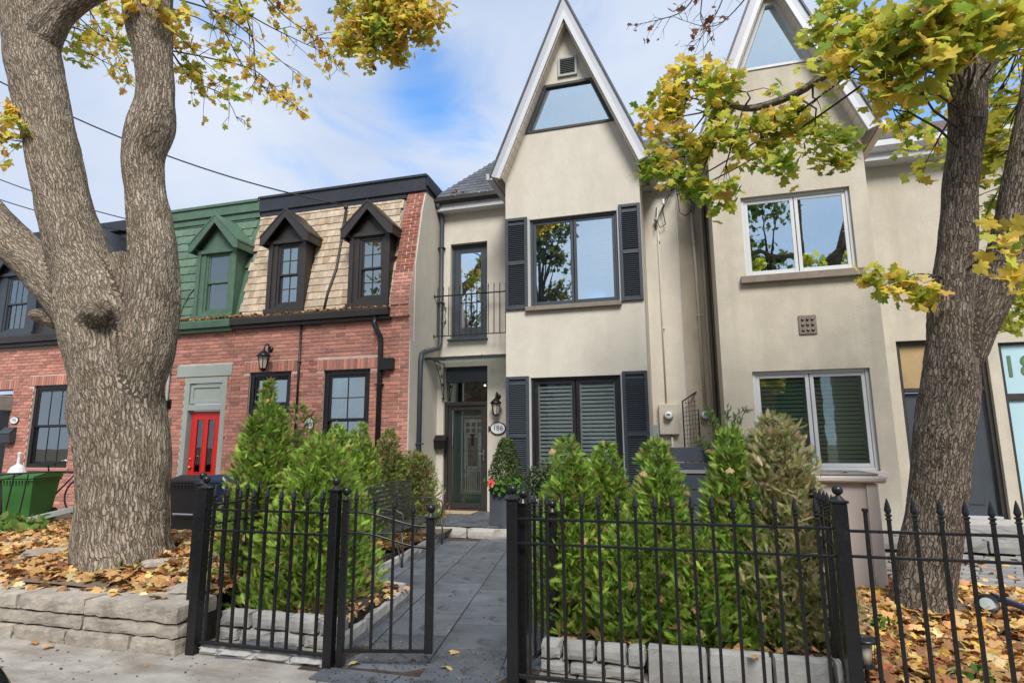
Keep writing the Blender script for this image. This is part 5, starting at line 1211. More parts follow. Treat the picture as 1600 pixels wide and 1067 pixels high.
trunkL = nl((198, 960, 158), (198, 900, 156), (195, 860, 152), (192, 800, 150), (192, 700, 153), (184, 610, 156), (176, 540, 156), (154, 480, 142), (124, 400, 104), (98, 300, 92), (76, 200, 93), (56, 100, 96), (46, 0, 94), (38, -150, 88), (20, -420, 60))
limbB = nl((200, 670, 50), (210, 615, 92), (226, 550, 98), (237, 480, 84), (239, 420, 80), (235, 350, 72), (226, 300, 68), (222, 250, 71), (234, 200, 75), (243, 150, 61), (241, 100, 61), (232, 40, 78), (231, 0, 80), (238, -160, 66), (262, -420, 40))
limbC = nl((150, 530, 90), (115, 470, 92), (78, 435, 84), (40, 400, 76), (0, 362, 80), (-60, 300, 80), (-220, 170, 60))
limbD = nl((70, 60, 60), (105, 12, 50), (165, -22, 42, 4.7), (300, -90, 32, 5.2), (460, -140, 24, 5.8))
stubs = [nl((100, 500, 50), (72, 494, 34), (50, 492, 22)), nl((150, 505, 70, 4.5), (150, 488, 50, 4.22), (156, 482, 36, 4.12)), nl((185, 400, 40), (196, 450, 42), (196, 500, 36))]
grow('maple_trunk', [trunkL, limbB, limbC, limbD]+stubs, (-5.1, YL, .35), .024, M['bark_l'], (1.3, .22), lt)
YR = 6.1
rt_ = thing('maple_tree', 'dark-barked maple with yellowing leaves at the right behind the fence', 'tree', (1.95, YR, 0))
nr_ = lambda *a: [node(q[0], q[1], q[2], q[3] if len(q) > 3 else YR) for q in a]
trunkR = nr_((1440, 1010, 112), (1441, 965, 108), (1447, 900, 102), (1459, 800, 98), (1473, 700, 100), (1484, 600, 97), (1487, 520, 84), (1490, 440, 71), (1495, 380, 64), (1500, 300, 59), (1507, 240, 59), (1512, 180, 63), (1507, 120, 66), (1498, 60, 46), (1484, -20, 40), (1466, -160, 34), (1440, -420, 16))
limbE = nr_((1500, 590, 56), (1525, 520, 64), (1552, 460, 68), (1574, 390, 66), (1590, 310, 62), (1604, 230, 58), (1622, 120, 54), (1650, -20, 46), (1700, -260, 26))
limbF = nr_((1512, 160, 46), (1540, 95, 46), (1572, 52, 43), (1620, 5, 38), (1700, -70, 30), (1800, -200, 18))
limbG = nr_((1492, 20, 26, 6.15), (1425, 52, 23, 6.3), (1355, 88, 18, 6.5), (1299, 112, 15, 6.8), (1240, 148, 14, 6.9), (1179, 169, 13, 7.0), (1148, 168, 9, 7.0), (1128, 158, 6, 7.0))
grow('maple_trunk', [trunkR, limbE, limbF, limbG], (1.95, YR, 0), .019, M['bark_r'], (.8, .12), rt_)

def crown(tree, clumps, seed, twig_from, leaf_sz, palette, wts, nind=0, twig_r=.011, droop=.5, kind_name='foliage', bm='vine_wood'):
    """twigs from the limbs to points inside each clump, leaves clustered round the twig ends"""
    global rng; rng = np.random.default_rng(seed); random.seed(seed); tw = MB(); P = []; Sz = []; Cs = []; NN = []
    for (x, y, rx, ry, Y, dens, cidx) in clumps:
        c = at(x, y, Y); s = (c-Vector((0, 0, CAM_H))).length/F_PX; a, b = rx*s, ry*s
        src = min(twig_from, key=lambda q: (q-c).length); nt_ = max(2, int(dens*rx*ry/240))
        hub = c+(src-c)*.35
        tw.tube([src, (src+hub)/2+Vector(rng.standard_normal(3))*.05, hub], [twig_r*1.3, twig_r, twig_r*.8], 5, False)
        for k in range(nt_):
            d = rng.standard_normal(3); d /= np.linalg.norm(d); e_ = c+Vector(d*np.array((a, a*.8, b))*(.35+.65*rng.random()**.5))
            mid = (hub+e_)/2+Vector(rng.standard_normal(3))*.06*a
            tw.tube([hub, mid, e_], [twig_r*.6, twig_r*.4, twig_r*.2], 4, False)
            m_ = rng.integers(11, 21)
            for q in range(m_):
                f_ = .55+.5*rng.random(); base = mid.lerp(e_, f_) if f_ < 1 else e_
                P.append(np.array(base)+rng.standard_normal(3)*leaf_sz*.55); nn = rng.standard_normal(3)*.75+np.array([0, -.35, droop+.5]); NN.append(nn)
                w_ = np.array(wts[cidx], float); Cs.append(np.array(palette[rng.choice(len(palette), p=w_/w_.sum())])); Sz.append(leaf_sz*(.42+.42*rng.random()))
    P = np.array(P); NN = np.array(NN); Sz = np.array(Sz); Cs = np.clip(np.array(Cs)*(1+.18*rng.standard_normal((len(P), 1))), .01, .9); n = len(P); Rm = frames(NN, rng.random(n)*6.3)
    order = np.argsort(-Sz/np.linalg.norm(P-np.array([0, 0, 1.5]), axis=1))
    ind, rest = order[:nind], order[nind:]
    if nind:
        pool = []
        for k in range(24):
            pool.append(scatter_mesh('leaf', LV if k % 2 else LVd, LT, np.zeros((1, 3)), np.eye(3)[None], np.ones(1), Cs[ind[k*len(ind)//24]][None], M['leaf']))
        for i in ind:
            o = bpy.data.objects.new('leaf', pool[rng.integers(24)]); COL.objects.link(o); o.parent = tree; mm = Matrix([list(r) for r in Rm[i]])
            o.location = Vector(P[i])-ORG[tree.name]; o.rotation_euler = mm.to_euler(); o.scale = (Sz[i],)*3
    h = len(rest)//2
    for sub, VV in ((rest[:h], LV), (rest[h:], LVd)):
        part(kind_name, scatter_mesh(kind_name, VV, LT, P[sub], Rm[sub], Sz[sub], Cs[sub], M['leaf'], ORG[tree.name]), None, tree, kind='stuff')
    part('twigs', tw, M[bm], tree, kind='stuff'); return n
GOLD, ORNG, YGRN, GRN, BRN_ = (.80, .60, .10), (.72, .46, .12), (.52, .54, .08), (.25, .38, .055), (.20, .07, .035)
PALT = [GOLD, ORNG, YGRN, GRN, BRN_]; WT = [[5, 1.4, 4, 1, 0], [2.4, .4, 6, 2.4, 0], [.8, .2, 5, 4, 0], [5, 2.2, 2.4, .4, .3], [0, .5, 0, 0, 5]]
src = [n[0] for n in smooth_path(limbG, .25)]+[n[0] for n in smooth_path(trunkR, .3)[14:]]+[n[0] for n in smooth_path(limbE, .3)[4:]]+[n[0] for n in smooth_path(limbF, .3)]
c1 = [(1085, 115, 50, 34, 7, 1.5, 0), (1050, 150, 42, 40, 7, 1.5, 0), (1030, 195, 34, 36, 7, 1.4, 0), (1110, 150, 46, 34, 7, 1.3, 1), (1050, 240, 44, 40, 7, 1.3, 1), (1035, 285, 36, 26, 7, 1.4, 2),
      (1085, 285, 40, 30, 7, 1.5, 2), (1110, 215, 48, 40, 7, 1.2, 1), (1120, 305, 22, 30, 7, 1.6, 2), (1170, 130, 60, 22, 7, .7, 1), (1170, 220, 46, 32, 7, 1.1, 1), (1215, 200, 36, 30, 7, 1.2, 0), (1250, 195, 34, 26, 7, 1.3, 1), (1290, 235, 44, 28, 7, 1.6, 2), (1215, 255, 34, 20, 7, 1.6, 2), (1195, 240, 34, 34, 7, .9, 1), (1280, 170, 30, 16, 7, 1.2, 1)]
crown(rt_, c1, 51, src, .135, PALT, WT, 0)
c2 = [(1300, 55, 40, 40, 5.4, .9, 1), (1310, 100, 44, 28, 5.2, 1.0, 0), (1360, 60, 52, 44, 5.2, 1.0, 1), (1400, 110, 56, 30, 5.0, 1.1, 0), (1430, 50, 52, 40, 5.0, 1.0, 1), (1370, 138, 44, 20, 5.2, .9, 0), (1470, 20, 50, 34, 4.9, 1.0, 1), (1530, 30, 50, 30, 4.9, 1.3, 1), (1460, 80, 34, 30, 4.9, 1.3, 1), (1575, 60, 40, 40, 5.4, 1.2, 1), (1420, 145, 30, 22, 6.0, 1.2, 2), (1310, 15, 44, 20, 5.6, .9, 1), (1560, 10, 50, 20, 5, 1.0, 1), (1345, 25, 46, 30, 5.4, .9, 1)]
crown(rt_, c2, 52, src, .140, PALT, WT, 300)
c3 = [(1430, 205, 24, 38, 7.4, 1.3, 1), (1445, 250, 26, 24, 7.4, 1.3, 1), (1560, 130, 40, 44, 7.6, 1.5, 1), (1575, 200, 40, 46, 7.4, 1.5, 1), (1560, 260, 36, 44, 7.4, 1.5, 1), (1545, 320, 24, 40, 7.6, 1.4, 1), (1590, 270, 22, 40, 6.6, 1.3, 2), (1535, 190, 26, 50, 8.2, 1.4, 1), (1592, 470, 18, 34, 8.4, 1.6, 2), (1574, 500, 12, 12, 8.4, 1.3, 1), (1415, 432, 28, 9, 5.8, .35, 0), (1376, 438, 14, 5, 5.8, .3, 1), (1438, 458, 12, 10, 5.8, .4, 0), (1590, 385, 12, 22, 5.0, .6, 0), (1535, 420, 14, 14, 7.6, .8, 0)]
crown(rt_, c3, 53, src, .135, PALT, WT, 0)
srcL = [n[0] for n in smooth_path(limbD, .3)]+[n[0] for n in smooth_path(limbB, .3)[10:]]+[n[0] for n in smooth_path(trunkL, .3)[14:]]+[n[0] for n in smooth_path(limbC, .3)[6:]]
over = [at(x, y, Y) for x, y, Y in ((430, -120, 5.8), (520, -120, 6.2), (600, -90, 6.6), (640, -60, 6.6))]
c4 = [(560, 15, 44, 34, 6.4, 3.4, 3), (600, 5, 50, 40, 6.4, 3.4, 3), (650, 10, 44, 36, 6.4, 3.7, 3), (560, 55, 38, 28, 6.4, 3.4, 0), (600, 60, 40, 38, 6.4, 4.4, 2), (640, 45, 42, 34, 6.4, 3.9, 3), (590, 92, 30, 14, 6.4, 3.7, 3), (540, 75, 22, 20, 6.4, 1.8, 0), (672, 28, 26, 22, 6.4, 3.7, 3), (525, 20, 18, 24, 6.4, 1.8, 1), (620, 80, 22, 18, 6.4, 3.7, 3)]
crown(lt, c4, 54, srcL+over, .105, PALT, WT, 0)
c5 = [(230, 12, 40, 18, 4.4, 1.7, 3), (270, 18, 34, 22, 4.6, 1.2, 3), (300, 60, 40, 26, 5.6, .7, 3), (340, 30, 44, 26, 5.8, .7, 0), (390, 50, 44, 30, 6, .4, 0), (440, 20, 40, 22, 6, .5, 3), (330, 110, 50, 26, 5.8, .8, 1), (310, 140, 36, 14, 5.8, .9, 3), (350, 150, 30, 10, 5.8, .5, 2), (150, 75, 34, 34, 5.6, .8, 1), (170, 60, 30, 24, 5.4, .9, 0), (200, 90, 20, 20, 5.6, .6, 1), (125, 30, 30, 22, 5.4, .5, 1), (175, 20, 26, 16, 5.2, .7, 3), (5, 215, 18, 42, 4.2, 1.6, 3), (10, 165, 12, 14, 4.2, 1.2, 3), (450, 95, 40, 30, 6, .15, 0), (110, 70, 20, 30, 5.6, .6, 0)]
crown(lt, c5, 55, srcL, .115, PALT, WT, 0, .007)
# bare twigs against the sky
def twigs(tree, lines, r, Y, seed, nsub=9, leaves=None, sub=60):
    global rng; rng = np.random.default_rng(seed); m = MB(); ends = []
    for ln in lines:
        pts = [at(x, y, Y+.1*i) for i, (x, y) in enumerate(ln)]; P = [q[0] for q in smooth_path([(p, 1) for p in pts], .08)]
        n = len(P); m.tube(P, [r*(1-.8*i/n) for i in range(n)], 5, False)
        for k in range(nsub):
            i = rng.integers(n//5, n); dr = (P[min(i+1, n-1)]-P[max(0, i-1)]).normalized(); side = Vector(rng.standard_normal(3)); side = (side-side.dot(dr)*dr).normalized()
            l = .12+.30*rng.random(); q1 = P[i]+(dr*.7+side*.7)*l*.5; q2 = q1+(dr*.5+side*.4+Vector((0, 0, -.25))+Vector(rng.standard_normal(3))*.25)*l*.6
            m.tube([P[i], q1, q2], [r*.4, r*.3, r*.15], 4, False); ends.append(q2)
            q3 = q1+(Vector(rng.standard_normal(3))).normalized()*l*.4; m.tube([q1, q3], [r*.25, r*.12], 4, False); ends.append(q3)
    part('twigs', m, M['vine_wood'], tree, kind='stuff')
    if leaves:
        cnt_, cols, wts_, sz = leaves; P = np.array([ends[i] for i in rng.integers(0, len(ends), cnt_)])+rng.standard_normal((cnt_, 3))*.03
        part('foliage', scatter_mesh('foliage', LVd, LT, P, frames(rng.standard_normal((cnt_, 3)), rng.random(cnt_)*6.3), sz*(.3+.4*rng.random(cnt_)), pal(cnt_, cols, wts_), M['leaf'], ORG[tree.name]), None, tree, kind='stuff')
twigs(lt, [[(268, 80), (330, 92), (400, 112), (455, 165)], [(270, 84), (300, 125), (350, 150), (372, 190)], [(300, -20), (345, 40), (378, 100), (425, 150)], [(330, -15), (400, 30), (462, 62), (525, 90)], [(280, 0), (350, 25), (420, 80), (480, 130)], [(130, 0), (160, 50), (190, 90), (206, 130)], [(100, 40), (180, 60), (230, 62)], [(400, -20), (450, 30), (500, 60)], [(370, -10), (395, 60), (405, 130), (470, 175)], [(100, 62), (150, 90), (190, 110)]], .013, 5.7, 61, 16, (520, [GOLD, ORNG, YGRN], [4, 3, 2], .12))
twigs(rt_, [[(1100, -30), (1070, 15), (1035, 30), (988, 40)], [(1140, -30), (1120, 20), (1095, 60), (1078, 78)], [(1100, -25), (1095, 30), (1110, 60), (1090, 85)], [(1180, -20), (1120, 40), (1060, 30)]], .010, 7, 62, 9, (34, [BRN_, (.16, .08, .05)], [2, 1], .12))
twigs(rt_, [[(1462, 430), (1430, 428), (1395, 440), (1350, 444)], [(1520, 232), (1550, 225), (1600, 190)], [(1535, 400), (1565, 392)]], .007, 6.0, 63, 3)

# ------------------------------------------------------------------ leaf litter
def litter(name, n, xf, hf, cols, wts, seed, sz=(.045, .085), tilt=.45, layers=.02):
    global rng; rng = np.random.default_rng(seed); P = xf(n); z = np.array([hf(a, b) for a, b in P]); P3 = np.column_stack([P, z+.006+layers*rng.random(len(P))])
    NN = np.column_stack([tilt*rng.standard_normal((len(P), 2)), np.ones(len(P))]); S = sz[0]+(sz[1]-sz[0])*rng.random(len(P))
    h = len(P)//2; Rm = frames(NN, rng.random(len(P))*6.3); C = pal(len(P), cols, wts, .2)
    Vc = np.concatenate
    a = scatter_mesh(name, LVd*np.array([1, 1, 1.4]), LT, P3, Rm, S, C, M['litter']); return tag(part(name, a, None, None), kind='stuff')
TAN = [(.52, .29, .11), (.58, .37, .15), (.38, .18, .075), (.62, .42, .15), (.27, .14, .07), (.55, .42, .22)]
def reg(x0, x1, y0, y1, ex=None):
    def f(n):
        q = np.column_stack([x0+(x1-x0)*rng.random(n), y0+(y1-y0)*rng.random(n)])
        return q if ex is None else q[[not ex(a, b) for a, b in q]]
    return f
litter('leaf_litter', 15500, reg(-11.5, -3.68, 4.02, 8.3, lambda a, b: (a+5.1)**2+(b-4.58)**2 < .16), h_left, TAN, [4, 3, 2, 2, 1.6, 1.5], 71, (.045, .105), .62, .04)
litter('leaf_litter', 420, reg(-9.5, -3.75, 3.80, 4.08, lambda a, b: rng.random() > ((b-3.78)/.3)), lambda a, b: .338, TAN, [4, 3, 2, 2, 1, 1.5], 78, (.05, .09), .35, .012)
litter('leaf_litter', 9000, reg(.90, 6.0, 3.86, 7.3, lambda a, b: (a-1.95)**2+(b-6.1)**2 < .08 or (a < 1.92 and b > 6.9)), h_right, TAN+[(.66, .42, .07), (.38, .11, .05)], [4, 3, 3, 2.5, 2, 1, 2.6, 1], 72, (.045, .105), .62, .04)
litter('leaf_litter', 150, reg(2.1, 6.0, 7.2, 9.2), lambda a, b: .07, TAN+[(.60, .38, .06)], [4, 3, 2, 3, 1, 1, 3], 73, (.05, .08), .3, 0)
litter('leaf_litter', 160, reg(-3.5, -2.6, 4.3, 5.6), lambda a, b: .14, TAN, [4, 3, 2, 2, 1, 1.5], 74, (.035, .06), .4)
litter('leaf_litter', 200, reg(-1.0, .85, 4.25, 5.0), lambda a, b: .14, TAN, [4, 3, 2, 2, 1, 1.5], 75, (.035, .07), .4)
litter('gutter_leaves', 1500, reg(-11.6, -5.3, 9.79, 9.99), lambda a, b: 4.06+.03*nz(a*2, b)+(.03 if a < -8.3 else 0)+.25*(b-9.80), TAN, [4, 3, 3, 1, 2, 1], 76, (.025, .055), .7, .03)
litter('canopy_leaves', 60, reg(-4.75, -3.1, 10.6, 11.1), lambda a, b: 3.17, TAN, [4, 3, 3, 1, 2, 1], 77, (.02, .045), .7, .01)
litter('roof_leaves', 40, reg(-4.5, -3.1, 10.85, 11.15), lambda a, b: 6.64+(b-10.9)*.98, TAN, [4, 3, 3, 1, 2, 1], 79, (.02, .05), .7, .01)
litter('path_debris', 420, reg(-3.6, -1.1, 3.62, 9.1, lambda a, b: a < -2.4-.16*max(0, b-4) or a > -1.1), lambda a, b: .012, [(.10, .06, .035), (.05, .035, .025), (.35, .22, .10), (.16, .16, .05)], [3, 3, 2, 1], 91, (.006, .018), .3, .002)
litter('path_debris', 420, reg(-2.4, -1.1, 3.60, 4.4), lambda a, b: .012, [(.10, .06, .035), (.05, .035, .025), (.3, .2, .10)], [3, 3, 1], 92, (.005, .014), .3, .002)
litter('sidewalk_debris', 500, reg(-9, 3, 3.0, 3.72), lambda a, b: .0, [(.14, .09, .05), (.07, .05, .03), (.45, .28, .12)], [3, 3, 1], 93, (.005, .016), .3, .002)
def loose(label, x, y, z, col, s, spin, cat='leaf', tilt=(.1, .1)):
    me = scatter_mesh('fallen_leaf', LVd, LT, np.zeros((1, 3)), frames(np.array([[tilt[0], tilt[1], 1.0]]), np.array([spin])), np.array([s]), np.array([col]), M['litter'])
    o = bpy.data.objects.new('fallen_leaf', me); COL.objects.link(o); o.location = (x, y, z); tag(o, label, cat)
def gp(x, y, z=0.02):
    d = ray(x, y); t = (z-CAM_H)/d.z; p = Vector((0, 0, CAM_H))+d*t; return p.x, p.y, z+.012
for i, (x, y, lb, c) in enumerate(((710, 1018, 'tan leaf on the slate path just inside the gate opening', (.55, .38, .14)), (699, 1043, 'tan leaf on the slate at the front of the path, nearest the sidewalk', (.58, .42, .18)), (555, 1035, 'yellow-brown leaf on the slate at the left end of the threshold', (.55, .40, .12)), (604, 908, 'leaf on the slate beside the near end of the bench', (.58, .42, .2)), (820, 1042, 'yellow leaf by the foot of the right gate post', (.60, .40, .08)), (75, 1008, 'curled tan leaf on the sidewalk at the left', (.56, .35, .18)), (52, 1002, 'small orange leaf on the sidewalk next to the curled tan one', (.50, .25, .08)), (1180, 895+130, 'leaf on the kerb blocks under the middle fence', (.5, .32, .15)))):
    p = gp(x, y, .02 if i != 7 else .23); loose(lb, *p, c, .062, i*1.3)
# leaves caught in the cedars
def stuck(label, x, y, Y, c, s=.06): 
    p = at(x, y, Y); me = scatter_mesh('fallen_leaf', LVd, LT, np.zeros((1, 3)), frames(np.array([[-.3, -1.0, .35]]), np.array([x*.7])), np.array([s]), np.array([c]), M['litter'])
    o = bpy.data.objects.new('fallen_leaf', me); COL.objects.link(o); o.location = p; tag(o, label, 'leaf')
for x, y, Y, lb, c in ((380, 840, 4.42, 'salmon leaf stuck in the tall cedar low behind the fence', (.62, .30, .17)), (417, 625, 4.72, 'orange leaf caught near the tip of the tall cedar', (.60, .30, .14)), (457, 822, 4.42, 'tan leaf in the bright cedar at rail height', (.55, .33, .18)), (428, 885, 4.42, 'brown leaf low in the bright cedar', (.5, .28, .16)), (912, 845, 4.38, 'large tan leaf in the cedar left of centre behind the lower rail', (.58, .38, .2)), (1085, 952, 4.4, 'orange-tan leaf low in the cedar row', (.56, .33, .14)), (1095, 990, 4.3, 'yellow-tan leaf hanging over the kerb blocks', (.58, .44, .18)), (1032, 935, 4.38, 'small rusty leaf low in the cedar row', (.55, .25, .12)), (1140, 735, 4.5, 'pale leaf on the full green cedar', (.58, .42, .2)), (1190, 965, 4.45, 'brown leaf low on the browned cedar', (.5, .3, .14)), (1005, 740, 4.42, 'tan leaf on the pointed cedar before the shutter', (.58, .38, .2)), (862, 705, 4.36, 'tan leaf on the cedar tip before the window blinds', (.6, .42, .2)), (543, 695, 5.4, 'pale leaf on the wide cedar under the brick window', (.6, .42, .22)), (455, 790, 4.45, 'rusty leaf beside the picket in the bright cedar', (.5, .25, .12)), (985, 915, 4.40, 'small brown leaf in the middle of the cedar row', (.45, .28, .12)), (200, 513, 4.05, 'orange leaf lodged in the fork of the big maple', (.65, .25, .08))): stuck(lb, x, y, Y, tuple(q*.72 for q in c), .040)
# flat stones and boards in the left bed
for i, (x, y, w, d, a, lb) in enumerate(((-4.20, 4.72, .36, .24, .3, 'flat grey stone in the leaves at the right foot of the big maple'), (-4.55, 4.42, .30, .17, .9, 'flat stone half under leaves in front of the big maple'), (-6.05, 4.6, .50, .20, .8, 'pale flat rock in the leaves at the far left of the bed'), (-3.92, 4.15, .3, .26, .1, 'dark flat stone at the corner of the bed beside the fence post'))):
    single('flat_stone', MB().rough(-w/2, w/2, -d/2, d/2, -.03, .055, (5, 4, 2), .012, 6, .02, seed=i, M=Matrix.Translation((x, y, h_left(x, y)+.01)) @ Matrix.Rotation(a, 4, 'Z')), M['stone'], lb, 'stone', (x, y, h_left(x, y)))
single('wood_plank', MB().bar(at(38, 814, 7.0), at(116, 795, 7.4), .05, .09, ch=.008), M['conduit_g'], 'long grey plank edging the bed beneath the bins at the left', 'plank', (-8.3, 7.5, .3))
single('wood_plank', MB().bar(Vector(gp0(12, 850, .44)), Vector(gp0(78, 838, .44)), .10, .04, ch=.008), M['wood_grey'], 'short weathered board lying in the leaves at the left', 'plank', (-7.4, 5.5, .4))

# ================================================================== YARD OBJECTS
def bin_(label, x, y, z, w, d, h, m, ang=0, mark=False):
    t = thing('wheelie_bin', label, 'bin', (x, y, z), ang, world=False)
    b = MB(); v = [(-w*.42, -d*.40, 0), (w*.42, -d*.40, 0), (w*.42, d*.36, 0), (-w*.42, d*.36, 0), (-w/2, -d/2, h*.86), (w/2, -d/2, h*.86), (w/2, d/2, h*.86), (-w/2, d/2, h*.86)]
    b.add(v, [(0, 3, 2, 1), (0, 1, 5, 4), (1, 2, 6, 5), (2, 3, 7, 6), (3, 0, 4, 7)]); part('body', b, M[m], t)
    part('rim', ring_top(-w/2-.02, w/2+.02, -d/2-.02, d/2+.02, h*.84, h*.885, .04), M[m], t)
    part('lid', MB().prism([(-d/2-.035, h*.89), (-d/2-.03, h*.93), (-d*.1, h), (d/2+.02, h*.985), (d/2+.02, h*.89)], -w/2-.03, w/2+.03, 'x'), M[m], t)
    rb = MB()
    for i in range(9): rb.box(-w/2+.03+i*(w-.06)/9, -w/2+.03+i*(w-.06)/9+.02, -d/2-.03, -d/2-.021, h*.78, h*.86)
    part('rib', rb, M[m], t)
    part('handle', MB().tube([(-w*.35, d/2+.02, h*.88), (-w*.35, d/2+.09, h*.9), (w*.35, d/2+.09, h*.9), (w*.35, d/2+.02, h*.88)], .014, 6), M[m], t)
    for s in (-1, 1): part('wheel', MB().lathe([(.001, -.02), (.10, -.02), (.10, .02), (.001, .02)], (s*w*.44, d*.42, .10), 16, M=Matrix.Rotation(R_(90), 4, 'Y')), M['rubber'], t)
    if mark: part('catch_bar', MB().tube([(-w*.3, -d/2-.02, h*.36), (w*.3, -d/2-.02, h*.36)], .018, 6), M['steel'], t)
    return t
bin_('black wheelie bin in front of the red door, left of the navy one', at(309, 780, 8.0).x, 8.05, .10, .66, .6, .92, 'blackbin', 0, True)
bin_('navy blue wheelie bin behind the left fence post', at(356, 780, 8.0).x, 8.0, .10, .66, .6, .93, 'navybin', 0, True)
bin_('green wheelie bin with lid at the far left edge', at(46, 780, 7.7).x, 7.7, .25, .55, .55, .80, 'greenbin', .2)
bin_('black wheelie bin cut by the left edge next to the green one', at(0, 780, 7.7).x-.05, 7.8, .25, .55, .55, .78, 'blackbin', .1)
HX = at(60, 780, 7.0).x+8.1
rl_ = thing('handrail', 'thin dark metal handrail with slanting bars in front of the green bin', 'handrail', (-8.5, 7.0, .3))
part('rail', MB().tube([(-9.6+HX, 7.05, 1.02), (-8.05+HX, 7.05, 1.10), (-7.2+HX, 7.3, 1.1)], .014, 6), M['iron'], rl_, True)
for k, x in enumerate((-8.75, -8.45, -9.2)): part('bar', MB().tube([(x+HX, 7.05, 1.06), (x-.10+HX, 7.05, .35)], .011, 5), M['iron'], rl_)
part('brace', MB().tube([(-8.6+HX, 7.06, 1.06), (-9.5+HX, 7.06, .85)], .010, 5), M['iron'], rl_)
# bicycle leaning by the wall, mostly hidden by the trunk
bk = thing('bicycle', 'dark bicycle parked behind the bed between the green bin and the big maple', 'bicycle', (at(86, 780, 8.6).x, 8.6, .22), R_(10), world=False)
def wheel(x):
    w = part('wheel', MB().tube([(x+.33*math.cos(a*math.pi/14), 0, .34+.33*math.sin(a*math.pi/14)) for a in range(29)], .017, 6, False), M['rubber'], bk, True)
    sp = MB()
    for a in range(14): sp.tube([(x, 0, .34), (x+.32*math.cos(a*.449), 0, .34+.32*math.sin(a*.449))], .0015, 3, False)
    part('spoke', sp, M['steel'], w)
wheel(-.5); wheel(.52)
part('frame', MB().tube([(-.5, 0, .34), (-.05, 0, .34), (.36, 0, .76), (-.2, 0, .80), (-.05, 0, .34)], .018, 7).tube([(-.5, 0, .34), (-.2, 0, .80)], .012, 6).tube([(.34, 0, .92), (.52, 0, .34)], .016, 6).tube([(-.2, 0, .80), (-.23, 0, .92)], .014, 6), M['iron'], bk, True)
part('saddle', MB().prism([(-.36, -.07), (-.36, .07), (-.22, .05), (-.08, .02), (-.08, -.02), (-.22, -.05)], .91, .955, 'z'), M['rubber'], bk)
part('handlebar', MB().tube([(.34, 0, .92), (.34, 0, 1.0)], .014, 6).tube([(.28, -.27, 1.0), (.38, -.2, 1.02), (.36, 0, 1.0), (.38, .2, 1.02), (.28, .27, 1.0)], .013, 6), M['steel'], bk, True)
single('garden_spade_ornament', MB().lathe([(.001, .0), (.13, .02), (.16, .12), (.11, .24), (.03, .30), (.025, .44), (.04, .50), (.001, .53)], (at(28, 730, 8.5).x, 8.5, .86), 14).box(at(28, 730, 8.5).x-.3, at(28, 730, 8.5).x+.3, 8.3, 8.7, .2, .86), M['plaque'], 'pale pointed ornament standing behind the bins at the far left', 'ornament', (at(28, 730, 8.5).x, 8.5, .2))
# garden bench of black strap iron
bn = thing('garden_bench', 'black wrought-iron garden bench with strap slats beside the path, facing it', 'bench', (-3.52, 7.72, .012), R_(96), world=False)
Lb = .84                                                             # half length; local +x along the bench, seat front at -y
def strap(name, pts, w, t, par): return part(name, MB().tube(pts, w, 6, sq=.35), M['bench'], par, True)
for i in range(7): part('seat_slat', MB().box(-Lb, Lb, -.022+i*.052, .020+i*.052, .415+.012*math.cos(i*.7), .421+.012*math.cos(i*.7), ch=.002), M['bench'], bn)
for i in range(9):
    q = i/8; part('back_slat', MB().bar((-Lb, .38+.10*q, .46+.44*q), (Lb, .38+.10*q, .46+.44*q), .008, .036), M['bench'], bn)
part('back_rail', MB().tube([(-Lb, .49, .92), (-Lb*.5, .495, .95), (0, .50, .96), (Lb*.5, .495, .95), (Lb, .49, .92)], .012, 6), M['bench'], bn, True)
for x in (-Lb, -Lb*.33, Lb*.33, Lb): part('seat_support', MB().tube([(x, -.03, .40), (x, .2, .395), (x, .36, .40), (x, .40, .50), (x, .49, .93)], .009, 6), M['bench'], bn, True)
for x in (-Lb, Lb):
    part('leg', MB().tube([(x, -.03, .41), (x, -.05, .2), (x, -.04, .0)], .013, 6), M['bench'], bn, True); part('leg', MB().tube([(x, .36, .41), (x, .40, .2), (x, .42, .0)], .013, 6), M['bench'], bn, True)
    part('armrest', MB().tube([(x, .43, .66), (x, .28, .69), (x, .05, .67), (x, -.03, .63), (x, -.05, .55), (x, -.03, .41)], .012, 6), M['bench'], bn, True)
    part('scroll', MB().tube([(x, .12+.08*(1-i/20)*math.cos(i*.45), .54+.08*(1-i/20)*math.sin(i*.45)) for i in range(18)], .006, 5), M['bench'], bn, True)
    part('cross_brace', MB().tube([(x, -.04, .05), (x*.72, .18, .40)], .008, 5).tube([(x, .40, .05), (x*.72, .22, .40)], .008, 5), M['bench'], bn)
# dark board screen and box between the cedars
bx_ = thing('slatted_box', 'dark navy slatted wooden storage box with raised back between the cedars', 'storage box', (.3, 8, 0))
for i in range(7): part('board', MB().box(-.32, .62, 8.30, 8.33, .05+i*.20, .235+i*.20, ch=.005), M['navyboard'], bx_)
for i in range(6): part('board', MB().box(-.16, .62, 7.62, 7.65, .05+i*.178, .218+i*.178, ch=.005), M['navyboard'], bx_)
for i in range(5): part('lid_board', MB().box(-.17, .62, 7.62+i*.135, 7.75+i*.135, 1.125, 1.145, ch=.004), M['deck'], bx_)
part('side_panel', MB().box(-.15, -.12, 7.66, 8.29, .05, 1.12).box(.58, .61, 7.66, 8.29, .05, 1.12), M['navyboard'], bx_)
part('post', MB().box(-.34, -.28, 8.331, 8.39, 0, 1.46), M['navyboard'], bx_)
single('stone_post', MB().rough(-.43, -.34, 6.3, 6.42, 0, .98, (2, 2, 6), .004, 9, .01), M['step'], 'slim pale concrete post between the cedars left of the dark box', 'post', (-.4, 6.36, 0))
